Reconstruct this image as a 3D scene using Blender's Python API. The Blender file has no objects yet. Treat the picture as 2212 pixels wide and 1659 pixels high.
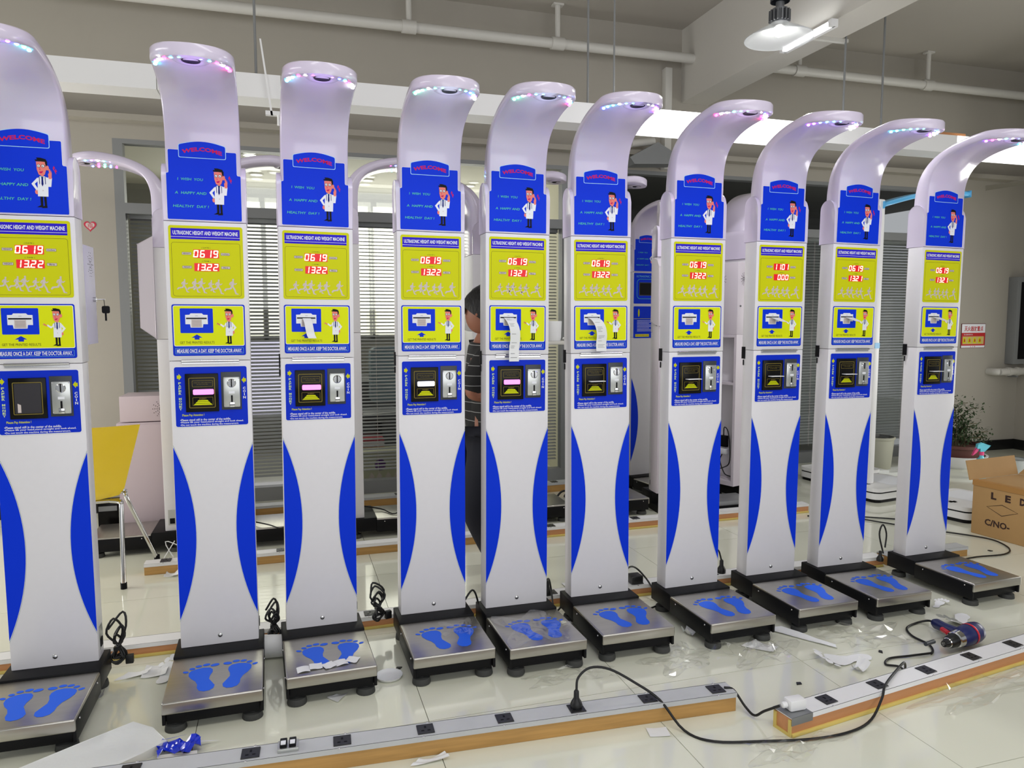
import bpy, bmesh, math, random
from mathutils import Vector, Matrix
from mathutils.geometry import tessellate_polygon
random.seed(7)
PI=math.pi
C=bpy.context.scene.collection
sc=bpy.context.scene
# ---------------------------------------------------------------- camera, world, lights, exposure
cam=bpy.data.cameras.new('camera'); camo=bpy.data.objects.new('camera',cam); C.objects.link(camo)
cam.sensor_width=36; cam.lens=1602.13/2212*36; cam.clip_start=.05; cam.clip_end=100
Rv=Vector((0.9562479,-0.2925501,-0.0020822)); Uv=Vector((0.0281861,0.0850424,0.9959786)); Fv=Vector((0.2911966,0.9524611,-0.0895674))
m=Matrix((Rv,Uv,-Fv)).transposed().to_4x4(); m.translation=Vector((0,0,1.3291636)); camo.matrix_world=m
sc.camera=camo
w=bpy.data.worlds.new('world'); sc.world=w; w.use_nodes=True
w.node_tree.nodes['Background'].inputs[0].default_value=(.93,.96,1,1); w.node_tree.nodes['Background'].inputs[1].default_value=.34
def area(name,loc,rot,size,size_y,power,col=(1,1,1)):
    l=bpy.data.lights.new(name,'AREA'); l.shape='RECTANGLE'; l.size=size; l.size_y=size_y; l.energy=power; l.color=col
    o=bpy.data.objects.new(name,l); o.location=loc; o.rotation_euler=rot; C.objects.link(o); return o
# area lights added out of view, behind the camera and overhead, to light the row
area('window_daylight',(1.2,-2.6,1.9),(math.radians(84),0,0),7,2.2,88,(.97,.98,1))
area('ceiling_tubes',(1.3,1.0,3.3),(math.radians(12),0,0),4.5,.5,34,(1,.99,.97))
area('ceiling_tubes_left',(-3.2,2.5,2.9),(0,math.radians(-35),0),.4,2.5,20,(1,.99,.97))
area('side_window_right',(6.85,3.3,1.0),(0,math.radians(90),0),1.1,1.8,38,(1,.99,.95))  # added fill light that brightens the lower right wall, no real opening
area('side_window_left',(-3.6,4.3,1.0),(0,math.radians(-90),0),1.1,1.8,60,(1,.98,.93))  # added fill light that lifts the left part of the back wall
vs=sc.view_settings; vs.view_transform='Standard'; vs.look='None'; vs.gamma=1; vs.use_curve_mapping=False; vs.exposure=0.29

# ---------------------------------------------------------------- materials
def lin(c):
    return tuple((x/255/12.92 if x/255<=.04045 else ((x/255+.055)/1.055)**2.4) for x in c)
MATS={}
def mat(name,rgb,rough=.5,metal=0,emit=None,es=1,noise=0,nscale=20,bump=0,alpha=1,coat=0,trans=0,stretch=None,ior=1.45):
    if name in MATS: return MATS[name]
    m=bpy.data.materials.new(name); m.use_nodes=True; nt=m.node_tree; b=nt.nodes['Principled BSDF']
    c=lin(rgb); b.inputs['Base Color'].default_value=(*c,1); b.inputs['Roughness'].default_value=rough; b.inputs['Metallic'].default_value=metal
    b.inputs['Coat Weight'].default_value=coat; b.inputs['Transmission Weight'].default_value=trans; b.inputs['IOR'].default_value=ior
    b.inputs['Alpha'].default_value=alpha
    if emit: b.inputs['Emission Color'].default_value=(*lin(emit),1); b.inputs['Emission Strength'].default_value=es
    if noise or bump:
        tc=nt.nodes.new('ShaderNodeTexCoord'); mp=nt.nodes.new('ShaderNodeMapping'); nz=nt.nodes.new('ShaderNodeTexNoise')
        nt.links.new(tc.outputs['Object'],mp.inputs[0]); nt.links.new(mp.outputs[0],nz.inputs['Vector'])
        if stretch: mp.inputs['Scale'].default_value=stretch
        nz.inputs['Scale'].default_value=nscale; nz.inputs['Detail'].default_value=6
        if noise:
            mx=nt.nodes.new('ShaderNodeMix'); mx.data_type='RGBA'
            mx.inputs[6].default_value=(*[x*(1-noise) for x in c],1); mx.inputs[7].default_value=(*[min(1,x*(1+noise)) for x in c],1)
            nt.links.new(nz.outputs['Fac'],mx.inputs[0]); nt.links.new(mx.outputs[2],b.inputs['Base Color'])
        if bump:
            bp=nt.nodes.new('ShaderNodeBump'); bp.inputs['Strength'].default_value=bump; bp.inputs['Distance'].default_value=.01
            nt.links.new(nz.outputs['Fac'],bp.inputs['Height']); nt.links.new(bp.outputs[0],b.inputs['Normal'])
    if name.startswith('print') or name.startswith('gloss') or name=='black_steel': b.inputs['Specular IOR Level'].default_value=.16
    MATS[name]=m; return m
WHITE=mat('powder_coat_white',(224,222,226),.34,noise=.02,nscale=40)
HEADW=mat('moulded_plastic_white',(210,201,222),.22,coat=.3)
BLACKM=mat('black_steel',(22,22,24),.42)
STEEL=mat('brushed_steel',(186,183,176),.31,1,noise=.10,nscale=6,stretch=(1,14,14))
GREYSTEEL=mat('worn_steel',(150,152,154),.5,.8,noise=.12,nscale=9)
CHROME=mat('chrome',(205,205,205),.12,1)
RUBBER=mat('rubber_foot',(62,63,62),.7)
CABLE=mat('cable_black',(18,18,19),.45)
BLUE=mat('print_blue',(0,52,214),.4)
BLUE2=mat('print_deep_blue',(6,46,200),.42)
PURP=mat('print_violet_blue',(44,26,196),.42)
YEL=mat('print_yellow',(206,208,12),.45)
YELB=mat('print_bright_yellow',(220,228,14),.45)
PW=mat('print_white',(232,234,240),.45)
PTEAL=mat('print_pale_teal',(120,200,215),.45)
PTXT=mat('print_pale_green',(88,196,160),.45)
PRED=mat('print_red',(205,30,90),.45)
PBLK=mat('print_black',(14,14,18),.45)
PBRN=mat('print_dark_brown',(84,74,30),.45)
PSKIN=mat('print_skin',(235,130,118),.45)
PGREY=mat('print_pale_pink_grey',(206,194,190),.45)
PNAVY=mat('print_navy',(18,28,110),.45)
FRAMEC=mat('print_ice_blue',(180,226,250),.45)
GOLD=mat('print_gold',(132,116,52),.4)
GLOSSBLK=mat('gloss_black_plastic',(16,15,14),.22)
DGREY=mat('dark_grey_plastic',(54,58,64),.4)
CASTSIL=mat('cast_silver',(190,192,190),.3,.75)
FOOTB=mat('footprint_blue',(10,92,226),.5)
REDON=mat('led_red_field',(170,4,16),.4,emit=(205,12,28),es=.6)
DIG=mat('led_digit_lit',(255,240,190),.4,emit=(255,244,190),es=1.7)
SLOTP=mat('slot_magenta_lit',(255,120,240),.4,emit=(255,120,242),es=1.5)
SLOTW=mat('slot_white_lit',(255,255,255),.4,emit=(235,240,255),es=2.2)
PAPER=mat('paper_white',(228,229,230),.7)
FOAM=mat('foam_white',(226,228,226),.8,bump=.15,nscale=60)
WOOD=mat('pine_wood',(184,142,82),.6,noise=.35,nscale=5,stretch=(1,14,14))
WOODO=mat('orange_board',(196,138,92),.6,noise=.15,nscale=5,stretch=(1,10,10))
ALU=mat('channel_grey_aluminium',(192,194,196),.45,.1,noise=.07,nscale=14)
CHW=mat('channel_white',(232,232,233),.4)
FRAME=mat('window_frame_grey',(128,130,131),.45)
SLAT=mat('blind_slat_grey',(142,144,144),.5)
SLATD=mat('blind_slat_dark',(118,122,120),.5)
WALLM=mat('wall_plaster',(164,159,149),.85,noise=.035,nscale=3)
CEILM=mat('ceiling_plaster',(172,167,158),.9,noise=.03,nscale=2)
BEAMM=mat('beam_plaster',(200,197,190),.6,noise=.02,nscale=3)
PIPEW=mat('pipe_white',(200,198,192),.4)
TILE=mat('floor_tile',(224,225,208),.11,noise=.035,nscale=2.2,coat=.4)
GROUT=mat('tile_joint',(128,124,110),.8)
SKIRT=mat('skirting_black',(22,22,22),.25)
CARD=mat('cardboard',(176,140,92),.8,noise=.06,nscale=12)
YCH=mat('yellow_plastic',(252,216,52),.3,coat=.2)

# ---------------------------------------------------------------- helpers
def finish(me,mats,smooth=None):
    for x in (mats if isinstance(mats,(list,tuple)) else [mats]): me.materials.append(x)
    if smooth:
        me.polygons.foreach_set('use_smooth',[True]*len(me.polygons)); me.set_sharp_from_angle(angle=math.radians(smooth))
    return me
def link(name,me,parent=None,loc=None,rot=None,**tags):
    o=bpy.data.objects.new(name,me); C.objects.link(o)
    if parent: o.parent=parent
    if loc is not None: o.location=loc
    if rot is not None: o.rotation_euler=rot
    for k,v in tags.items(): o[k]=v
    return o
def thing(name,label,cat,loc=(0,0,0),rz=0,group=None):
    o=bpy.data.objects.new(name,None); o.empty_display_size=.1; C.objects.link(o); o.location=loc; o.rotation_euler=(0,0,rz)
    o['label']=label; o['category']=cat
    if group: o['group']=group
    return o
class MB:
    def __init__(s): s.v=[]; s.f=[]; s.m=[]
    def add(s,vs,fs,mi=0):
        n=len(s.v); s.v+= [tuple(x) for x in vs]; s.f+=[tuple(i+n for i in f) for f in fs]; s.m+=[mi]*len(fs); return s
    def box(s,x0,x1,y0,y1,z0,z1,mi=0):
        v=[(x,y,z) for z in (z0,z1) for y in (y0,y1) for x in (x0,x1)]
        return s.add(v,[(0,2,3,1),(4,5,7,6),(0,1,5,4),(2,6,7,3),(0,4,6,2),(1,3,7,5)],mi)
    def prism(s,poly,a,b,axis='y',mi=0,tess=True):
        # poly is a list of 2D points; axis is the extrusion axis, plane axes are the other two in xyz order
        def P(p,t):
            return (t,p[0],p[1]) if axis=='x' else ((p[0],t,p[1]) if axis=='y' else (p[0],p[1],t))
        n=len(poly); area_=sum(poly[i][0]*poly[(i+1)%n][1]-poly[(i+1)%n][0]*poly[i][1] for i in range(n))
        if area_<0: poly=poly[::-1]
        v=[P(p,a) for p in poly]+[P(p,b) for p in poly]; f=[]
        for i in range(n): j=(i+1)%n; f.append((i,j,j+n,i+n))
        tr=tessellate_polygon([[Vector((p[0],p[1],0)) for p in poly]]) if tess else [tuple(range(n))]
        for t in tr: f.append(tuple(t)); f.append(tuple(k+n for k in t)[::-1])
        s.add(v,f,mi); return s
    def cyl(s,p0,p1,r0,r1=None,n=16,mi=0,cap=True):
        r1=r0 if r1 is None else r1; p0=Vector(p0);p1=Vector(p1); d=(p1-p0).normalized()
        a=d.orthogonal().normalized(); b=d.cross(a)
        v=[];f=[]
        for p,r in ((p0,r0),(p1,r1)):
            for i in range(n): t=2*PI*i/n; v.append(p+a*math.cos(t)*r+b*math.sin(t)*r)
        for i in range(n): j=(i+1)%n; f.append((i,j,j+n,i+n))
        if cap: f.append(tuple(range(n))[::-1]); f.append(tuple(range(n,2*n)))
        return s.add(v,f,mi)
    def lathe(s,prof,c=(0,0,0),n=24,mi=0):
        v=[];f=[]
        for r,z in prof:
            for i in range(n): t=2*PI*i/n; v.append((c[0]+r*math.cos(t),c[1]+r*math.sin(t),c[2]+z))
        for k in range(len(prof)-1):
            for i in range(n): j=(i+1)%n; f.append((k*n+i,k*n+j,(k+1)*n+j,(k+1)*n+i))
        return s.add(v,f,mi)
    def tube(s,pts,r,n=8,mi=0,smooth=True,sub=5):
        P=[Vector(p) for p in pts]
        if smooth and len(P)>2:
            Q=[]
            E_=[P[0]*2-P[1]]+P+[P[-1]*2-P[-2]]
            for i in range(1,len(E_)-2):
                for k in range(sub):
                    t=k/sub; a,b,c,d=E_[i-1],E_[i],E_[i+1],E_[i+2]
                    Q.append(.5*((2*b)+(-a+c)*t+(2*a-5*b+4*c-d)*t*t+(-a+3*b-3*c+d)*t**3))
            Q.append(P[-1]); P=Q
        v=[];f=[]; T=(P[1]-P[0]).normalized(); a=T.orthogonal().normalized()
        for i,p in enumerate(P):
            T=((P[min(i+1,len(P)-1)]-P[max(i-1,0)])).normalized(); a=(a-T*a.dot(T)).normalized(); b=T.cross(a)
            for k in range(n): t=2*PI*k/n; v.append(p+a*math.cos(t)*r+b*math.sin(t)*r)
        for i in range(len(P)-1):
            for k in range(n): j=(k+1)%n; f.append((i*n+k,i*n+j,(i+1)*n+j,(i+1)*n+k))
        f.append(tuple(range(n))[::-1]); f.append(tuple(range((len(P)-1)*n,len(P)*n)))
        return s.add(v,f,mi)
    def ball(s,c,r,mi=0,sx=1,sy=1,sz=1,n=10):
        prof=[(max(1e-4,math.sin(PI*k/n))*r,-math.cos(PI*k/n)*r) for k in range(n+1)]
        k0=len(s.v); s.lathe(prof,(0,0,0),n*2,mi)
        s.v[k0:]=[(c[0]+x*sx,c[1]+y*sy,c[2]+z*sz) for x,y,z in s.v[k0:]]; return s
    def mesh(s,name,mats,smooth=None,bevel=0,seg=2):
        me=bpy.data.meshes.new(name); me.from_pydata(s.v,[],s.f); me.update()
        if bevel:
            bm=bmesh.new(); bm.from_mesh(me); bmesh.ops.remove_doubles(bm,verts=bm.verts,dist=1e-6)
            eds=[e for e in bm.edges if len(e.link_faces)==2 and e.calc_face_angle(0)>math.radians(35)]
            bmesh.ops.bevel(bm,geom=eds,offset=bevel,segments=seg,affect='EDGES',profile=.5,clamp_overlap=True); bm.to_mesh(me); bm.free()
            smooth=smooth or 40
            return finish(me,mats,smooth)
        me.polygons.foreach_set('material_index',s.m)
        bm=bmesh.new(); bm.from_mesh(me); bmesh.ops.recalc_face_normals(bm,faces=bm.faces); bm.to_mesh(me); bm.free()
        return finish(me,mats,smooth)
    def obj(s,name,mats,parent=None,smooth=None,bevel=0,seg=2,loc=None,rot=None,**t):
        return link(name,s.mesh(name,mats,smooth,bevel,seg),parent,loc,rot,**t)
def rrect(x0,x1,z0,z1,r=.006,n=4):
    P=[]
    for cx,cz,a0 in ((x1-r,z1-r,0),(x0+r,z1-r,90),(x0+r,z0+r,180),(x1-r,z0+r,270)):
        for k in range(n+1): a=math.radians(a0+90*k/n); P.append((cx+r*math.cos(a),cz+r*math.sin(a)))
    return P
def ell(cx,cz,rx,rz,n=16,a=0):
    return [(cx+rx*math.cos(t)*math.cos(a)-rz*math.sin(t)*math.sin(a),cz+rx*math.cos(t)*math.sin(a)+rz*math.sin(t)*math.cos(a)) for t in [2*PI*k/n for k in range(n)]]
_txt={}
def textgeo(s,bold=0,space=1,shear=0):
    k=(s,bold,space,shear)
    if k in _txt: return _txt[k]
    cu=bpy.data.curves.new('t','FONT'); cu.body=s; cu.size=1; cu.offset=bold; cu.space_character=space; cu.shear=shear; cu.resolution_u=2
    o=bpy.data.objects.new('t',cu); C.objects.link(o); dg=bpy.context.evaluated_depsgraph_get(); dg.update()
    me=bpy.data.meshes.new_from_object(o.evaluated_get(dg)); V=[(v.co.x,v.co.y) for v in me.vertices]; F=[tuple(p.vertices) for p in me.polygons]
    bpy.data.objects.remove(o); bpy.data.meshes.remove(me); bpy.data.curves.remove(cu)
    _txt[k]=(V,F); return V,F
class Print:
    """flat print: coloured shapes in thin layers on a plane. fn maps (x,z,depth) to 3D."""
    def __init__(s,fn=None,step=.00022): s.mb=MB(); s.mats=[]; s.fn=fn or (lambda x,z,d:(x,-d,z)); s.step=step
    def mi(s,m):
        if m not in s.mats: s.mats.append(m)
        return s.mats.index(m)
    def poly(s,P,m,L=1):
        n=len(P); ar=sum(P[i][0]*P[(i+1)%n][1]-P[(i+1)%n][0]*P[i][1] for i in range(n))
        if ar<0: P=P[::-1]
        tr=tessellate_polygon([[Vector((p[0],p[1],0)) for p in P]])
        s.mb.add([s.fn(x,z,L*s.step) for x,z in P],[tuple(t) for t in tr],s.mi(m))
    def ring(s,P,wd,m,L=1):
        n=len(P); cx=sum(p[0] for p in P)/n; Q=[]
        ar=sum(P[i][0]*P[(i+1)%n][1]-P[(i+1)%n][0]*P[i][1] for i in range(n)); sg=1 if ar>0 else -1
        for i in range(n):
            a=Vector(P[i-1]);b=Vector(P[i]);c=Vector(P[(i+1)%n]); t=(c-a)
            if t.length<1e-9: t=Vector((1,0))
            t.normalize(); Q.append((b[0]-t[1]*wd*sg,b[1]+t[0]*wd*sg))
        s.mb.add([s.fn(x,z,L*s.step) for x,z in list(P)+Q],[(i,(i+1)%n,(i+1)%n+n,i+n) for i in range(n)],s.mi(m))
    def text(s,t,x0,x1,z0,z1,m,L=2,bold=0,space=1,shear=0,warp=None,keep=False):
        V,F=textgeo(t,bold,space,shear)
        if not V: return
        xs=[v[0] for v in V]; ys=[v[1] for v in V]; a,b,c,d=min(xs),max(xs),min(ys),max(ys)
        sx=(x1-x0)/(b-a); sz=(z1-z0)/(d-c)
        P=[(x0+(x-a)*sx,z0+(y-c)*sz) for x,y in V]
        if warp: P=[warp(*p) for p in P]
        s.mb.add([s.fn(x,z,L*s.step) for x,z in P],F,s.mi(m))
    def obj(s,name,parent=None,**t):
        me=bpy.data.meshes.new(name); me.from_pydata(s.mb.v,[],s.mb.f); me.polygons.foreach_set('material_index',s.mb.m); me.update()
        for x in s.mats: me.materials.append(x)
        return link(name,me,parent,**t)
    def stick(s,P,m,th=.0007): # base sheet with thickness
        n=len(P); ar=sum(P[i][0]*P[(i+1)%n][1]-P[(i+1)%n][0]*P[i][1] for i in range(n))
        if ar<0: P=P[::-1]
        tr=tessellate_polygon([[Vector((p[0],p[1],0)) for p in P]]); v=[s.fn(x,z,0) for x,z in P]+[s.fn(x,z,-th) for x,z in P]
        s.mb.add(v,[tuple(t) for t in tr]+[(i+n,(i+1)%n+n,(i+1)%n,i) for i in range(n)],s.mi(m))
def copytree(o,parent=None):
    c=o.copy(); C.objects.link(c)
    if parent: c.parent=parent
    for ch in list(o.children): copytree(ch,c)
    return c

# ---------------------------------------------------------------- the setting
fl=thing('floor','','x'); del fl['label']; del fl['category']; fl['kind']='structure'
MB().box(-6,9.5,-3,12,-.06,-.004).obj('slab',GROUT,fl)
TP=.73; tm=MB().box(.0012,TP-.0012,.0012,TP-.0012,-.0038,0).mesh('tile',TILE)
for i in range(-7,14):
    for j in range(-3,8):
        if -4.5<-.31+TP*i+TP*.5: link('tile',tm,fl,(-.31+TP*i,2.32+TP*(j-1),0))
def struct(name,mb,m,**k): return mb.obj(name,m,kind='structure',**k)
struct('ceiling',MB().box(-6,9.5,-3,5.9,3.66,3.76),CEILM)
WL=-1.06; WR=5.95
wb=MB().box(-6,WL,5.6,5.8,0,3.66).box(WL,WR,5.6,5.8,2.52,3.66).box(WR,7.2,5.6,5.8,0,3.66)
struct('wall_back',wb,WALLM)
struct('wall_right',MB().box(7.0,7.2,1.5,5.6,0,3.66),WALLM)
struct('trim_1',MB().box(3.17,3.42,.3,5.6,3.08,3.66),BEAMM)
struct('trim_2',MB().box(-5,3.17,5.5,5.6,2.62,2.66).box(3.42,7,5.5,5.6,2.62,2.66),WALLM)
struct('baseboard_back',MB().box(WR,7.0,5.585,5.6,0,.1).box(-5,WL-.02,5.585,5.6,0,.1),SKIRT)
struct('baseboard_right',MB().box(6.985,7.0,1.5,5.585,0,.1),SKIRT)
# glazed partition: posts, rails, glass panes
GLASS=mat('window_glass',(235,240,240),.06,trans=1,alpha=.22,ior=1.14)
def partition(name,x0,x1,zs=(0.1,2.03,2.09,2.52)):
    t=thing(name,'','x'); del t['label']; del t['category']; t['kind']='structure'
    for x in (x0,x1-.06): MB().box(x,x+.06,5.6,5.68,0,2.52).obj('frame_post',FRAME,t)
    MB().box(x0+.06,x1-.06,5.6,5.68,2.03,2.10).obj('frame_rail',FRAME,t)
    MB().box(x0+.06,x1-.06,5.6,5.68,0,.10).obj('frame_rail',FRAME,t)
    MB().box(x0+.06,x1-.06,5.6,5.68,2.49,2.52).obj('frame_rail',FRAME,t)
    MB().box(x0+.06,x1-.06,5.635,5.641,2.10,2.49).obj('pane',GLASS,t)
    MB().box(x0+.06,x1-.06,5.635,5.641,.10,2.03).obj('pane',GLASS,t)
PX=[(-1.06,.36),(.36,2.19),(2.19,4.3),(4.3,5.95)]
for k,(a,b) in enumerate(PX): partition('window_%d'%(k+1),a,b)
# office behind the glass
OFFW=mat('office_wall_cream',(232,228,206),.8); 
struct('wall_office_ceiling',MB().box(-2.6,3.0,5.8,8.4,2.6,2.66),mat('office_ceiling',(226,224,214),.8))
ob=MB().box(.28,3.0,7.9,8.0,0,1.1).box(-2.6,.28,7.9,8.0,0,.35).box(-2.6,-.42,7.9,8.0,.35,1.1).box(-2.6,3.0,7.9,8.0,2.48,2.6).box(-2.6,-.75,7.9,8.0,1.1,2.48)
struct('wall_office_back',ob,mat('office_wall_lower',(150,150,146),.8))
struct('wall_office_left',MB().box(-2.1,-2.0,5.8,7.9,0,2.6),OFFW)
struct('wall_office_right',MB().box(2.25,2.33,5.8,7.9,0,2.6),OFFW)
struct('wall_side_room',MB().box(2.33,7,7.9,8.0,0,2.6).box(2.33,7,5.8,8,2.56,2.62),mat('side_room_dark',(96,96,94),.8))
wt=thing('window_5','','x'); del wt['label']; del wt['category']; wt['kind']='structure'
DAY=mat('daylit_window',(255,255,250),.5,emit=(250,250,226),es=.98)
MB().box(-.75,3,7.95,7.96,1.1,2.48).obj('pane',DAY,wt); MB().box(-.42,.28,7.95,7.96,.35,1.1).obj('pane',mat('daylit_window_low',(230,228,250),.5,emit=(214,212,236),es=.75),wt)
for x in (-.2,.32,.86,1.5,2.1): MB().box(x,x+.05,7.88,7.94,1.1,2.48).obj('mullion',FRAME,wt)
MB().box(-.75,3,7.88,7.94,1.1,1.15).obj('sill',FRAME,wt)
DL=mat('downlight_lit',(255,255,255),.5,emit=(255,255,245),es=3)
for k,(x,y) in enumerate(((-.22,6.25),(-.2,7.07),(-.04,6.77),(.77,7.08),(1.74,7.1))):
    t=thing('ceiling_downlight',['topmost round ceiling downlight seen through the glass between second and third kiosks','lowest round ceiling downlight seen between the second and third kiosks','rightmost round ceiling downlight seen between the second and third kiosks','round ceiling downlight seen through the glass between third and fourth kiosks','round ceiling downlight seen through the glass between fourth and fifth kiosks'][k],'light',(x,y,2.6),group='office downlights')
    MB().lathe([(.001,-.012),(.045,-.012),(.05,-.004),(.05,0)],n=16).obj('lamp',DL,t,smooth=40)
    MB().lathe([(.05,0),(.052,-.014),(.064,-.012),(.066,0)],n=16).obj('ring',PIPEW,t,smooth=40)
area('office_daylight',(.6,7.6,2.0),(math.radians(-80),0,0),3,1.2,13,(1,1,.94))
# venetian blinds: every slat a part
def blind(x0,x1,label,m,tilt,z0=.16,pitch=.0262,y=5.70):
    t=thing('venetian_blind',label,'blind',(0,0,0),group='venetian blinds on the glass partition')
    wd=.013; c,s=math.cos(tilt)*wd,math.sin(tilt)*wd
    sm=MB().prism([(-c,-s),(0,.0012),(c,s),(0,.002)],x0+.07,x1-.07,'x').mesh('slat',m)
    z=2.0; n=0
    while z>z0: 
        link('slat',sm,t,(0,y,z)); z-=pitch; n+=1
    MB().box(x0+.065,x1-.065,y-.02,y+.02,2.005,2.03).obj('head_rail',m,t)
    for x in (x0+.3,(x0+x1)/2,x1-.3): MB().box(x-.001,x+.001,y-.016,y-.014,z,2.01).obj('cord',PGREY,t)
    return t
blind(-1.06,.36,'grey slatted blind behind the leftmost glass, beside the cream wall',SLAT,.62)
blind(.36,2.19,'grey slatted blind glowing with daylight behind the third to fifth kiosks',SLAT,.38)
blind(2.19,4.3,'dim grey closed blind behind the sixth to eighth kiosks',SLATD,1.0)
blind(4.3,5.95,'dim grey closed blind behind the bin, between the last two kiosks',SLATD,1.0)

# ---------------------------------------------------------------- ceiling services
def pipe_run(x0,x1,label,ticks):
    t=thing('ceiling_pipe',label,'pipe',(x0,5.42,3.375))
    MB().cyl((0,0,0),(x1-x0,0,0),.037,n=20).obj('pipe',PIPEW,t,smooth=40)
    for x in ticks: 
        MB().cyl((x-.05,0,0),(x+.05,0,0),.046,n=20).obj('coupling',PIPEW,t,smooth=40)
        MB().cyl((x,0,.03),(x,0,.285),.02,n=10).box(x-.04,x+.04,-.03,.03,.27,.284).obj('hanger',PIPEW,t)
    return t
pipe_run(-1.5,3.17,'long white pipe under the ceiling, ending in the cross beam',(2.4,3.52))
pipe_run(3.42,7.0,'white pipe under the ceiling, right of the cross beam',(.75,2.1))
t=thing('conduit','short white vertical conduit on the wall left of the cross beam','pipe',(3.02,5.56,2.53))
MB().box(-.03,.03,-.03,.04,0,.8).obj('duct',PIPEW,t,bevel=.004)
t=thing('surface_lamp','dark-edged angled fixture under the white overhead trough, above the sixth and seventh kiosks','light',(2.85,5.43,2.60))
MB().prism([(-.24,-.03),(.0,.1),(.16,.02),(.16,-.06),(-.2,-.08)],-.05,.1,'y').obj('housing',FRAME,t)
MB().cyl((-.2,.02,.09),(-.0,.02,.12),.03).obj('tube',PIPEW,t,smooth=40)
# overhead socket trough hung on rods
TZ=2.42; t=thing('overhead_trough','long white trough hanging across the room above the kiosks','trough',(0,4.0,TZ))
x=-3.0
k=0
GLOWP=mat('trough_panel_lit',(255,255,255),.4,emit=(255,255,255),es=1.0)  # panels given emission, standing in for lamp light falling on the white face
segs=[(-3.0,-.55),(-.55,.02),(.02,.95),(.95,1.95),(1.95,2.52),(2.52,3.28),(3.28,4.35),(4.35,5.6),(5.6,7.0)]
for k,(a,b) in enumerate(segs):
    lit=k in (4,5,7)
    MB().box(a,b-.004,0,.012,0,.115).box(a,b-.004,.012,.16,0,.01).box(a,b-.004,.16,.17,0,.115).obj('panel',GLOWP if lit else CHW,t)
for x in (3.95,): MB().box(x,x+.5,.03,.14,.10,.14).obj('board',WOODO,t)
for k in range(9): MB().lathe([(.012,0),(.012,-.004),(.001,-.005)],n=10).obj('grommet',PIPEW,t,loc=(-.42+k*.055,0,.045),rot=(PI/2,0,0))
for k,x in enumerate((-.1,1.69,3.45,3.75)):
    t=thing('hanger_rod',['thin steel rod hanging the trough, between the second and third kiosks','thin steel rod rising behind the fifth kiosk to the ceiling','thin steel rod rising above the eighth kiosk','thin steel rod rising above the ninth kiosk'][k],'rod',(x,4.04,TZ+.08))
    MB().cyl((0,0,0),(0,0,3.66-TZ-.08),.0065,n=8).obj('rod',FRAME,t); MB().box(-.02,.02,-.02,.02,0,.02).obj('clamp',FRAME,t)
t=thing('hanger_rod','thin steel rod over the sixth kiosk, set in front of the trough','rod',(1.76,3.84,2.42)); MB().cyl((0,0,0),(0,0,1.24),.0055,n=8).obj('rod',FRAME,t)
MB().cyl((0,0,-.03),(0,0,0),.010,n=8).obj('nut',FRAME,t)
t=thing('cable_bracket','white angled strap holding a bracket under the trough, between the second and third kiosks','bracket',(.0,3.96,2.33))
MB().prism([(-.035,0),(-.025,0),(-.07,.36),(-.078,.36)],0,.01,'y').obj('strap',CHW,t); MB().box(-.06,.03,0,.03,.0,.02).cyl((.0,.0,0),(0,0,-.05),.006).obj('hook',CHW,t)
# pendant lamp
t=thing('pendant_lamp','white-shaded metal pendant lamp hanging at top right, its bulb lit','lamp',(2.56,3.5,2.83))
SH=mat('lamp_shade_frosted',(214,217,220),.3,alpha=.75)
MB().lathe([(.175,-.03),(.172,-.026),(.12,.0),(.06,.03),(.045,.045),(.045,.052),(.064,.036),(.125,.006),(.178,-.026),(.178,-.03),(.175,-.03)],n=40).obj('lamp_shade',SH,t,smooth=50)
hp=MB()
for k in range(16):
    a=2*PI*k/16; hp.box(-.004,.004,.03,.056,.06,.115); n=8
    hp.v[-n:]=[(x*math.cos(a)-y*math.sin(a),x*math.sin(a)+y*math.cos(a),z) for x,y,z in hp.v[-n:]]
hp.cyl((0,0,.05),(0,0,.125),.04,n=20).cyl((0,0,.125),(0,0,.16),.022,n=16).obj('heat_sink',mat('lamp_heat_sink',(110,112,116),.4,.6),t,smooth=40)
MB().lathe([(.05,.16),(.05,.185),(.018,.2),(.018,.21)],n=16).obj('canopy',DGREY,t,smooth=40); MB().cyl((0,0,.2),(0,0,.83),.006,n=8).obj('cord',CABLE,t)
BULB=mat('bulb_lit',(255,255,255),.5,emit=(255,253,245),es=14)
MB().ball((0,0,.014),.032,sz=1).obj('bulb',BULB,t,smooth=60)
l=bpy.data.lights.new('pendant_bulb','AREA'); l.shape='DISK'; l.size=.08; l.energy=12; lo=bpy.data.objects.new('pendant_bulb',l); lo.location=(2.56,3.5,2.775); C.objects.link(lo)
t=thing('fluorescent_tube','lit fluorescent tube fixed along the side of the ceiling cross beam','light',(3.13,3.8,3.03))
MB().cyl((0,0,.02),(0,.42,.02),.009,n=12).obj('tube',mat('tube_lit',(255,255,255),.5,emit=(250,252,255),es=26),t,smooth=40)
MB().box(.012,.04,-.02,.44,0,.045).obj('batten',CHW,t); MB().box(-.015,.02,-.03,0,.0,.04).obj('end_cap',CHW,t); MB().box(-.015,.02,.42,.45,.0,.04).obj('end_cap',CHW,t)
t=thing('conduit','thin conduit stub crossing under the cross beam beside the lit tube','pipe',(3.14,4.05,3.06))
MB().cyl((0,0,0),(.32,0,0),.010,n=10).obj('tube',PIPEW,t,smooth=40); MB().box(.0,.33,-.012,.02,.0,.02).obj('clip',PIPEW,t)

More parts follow.
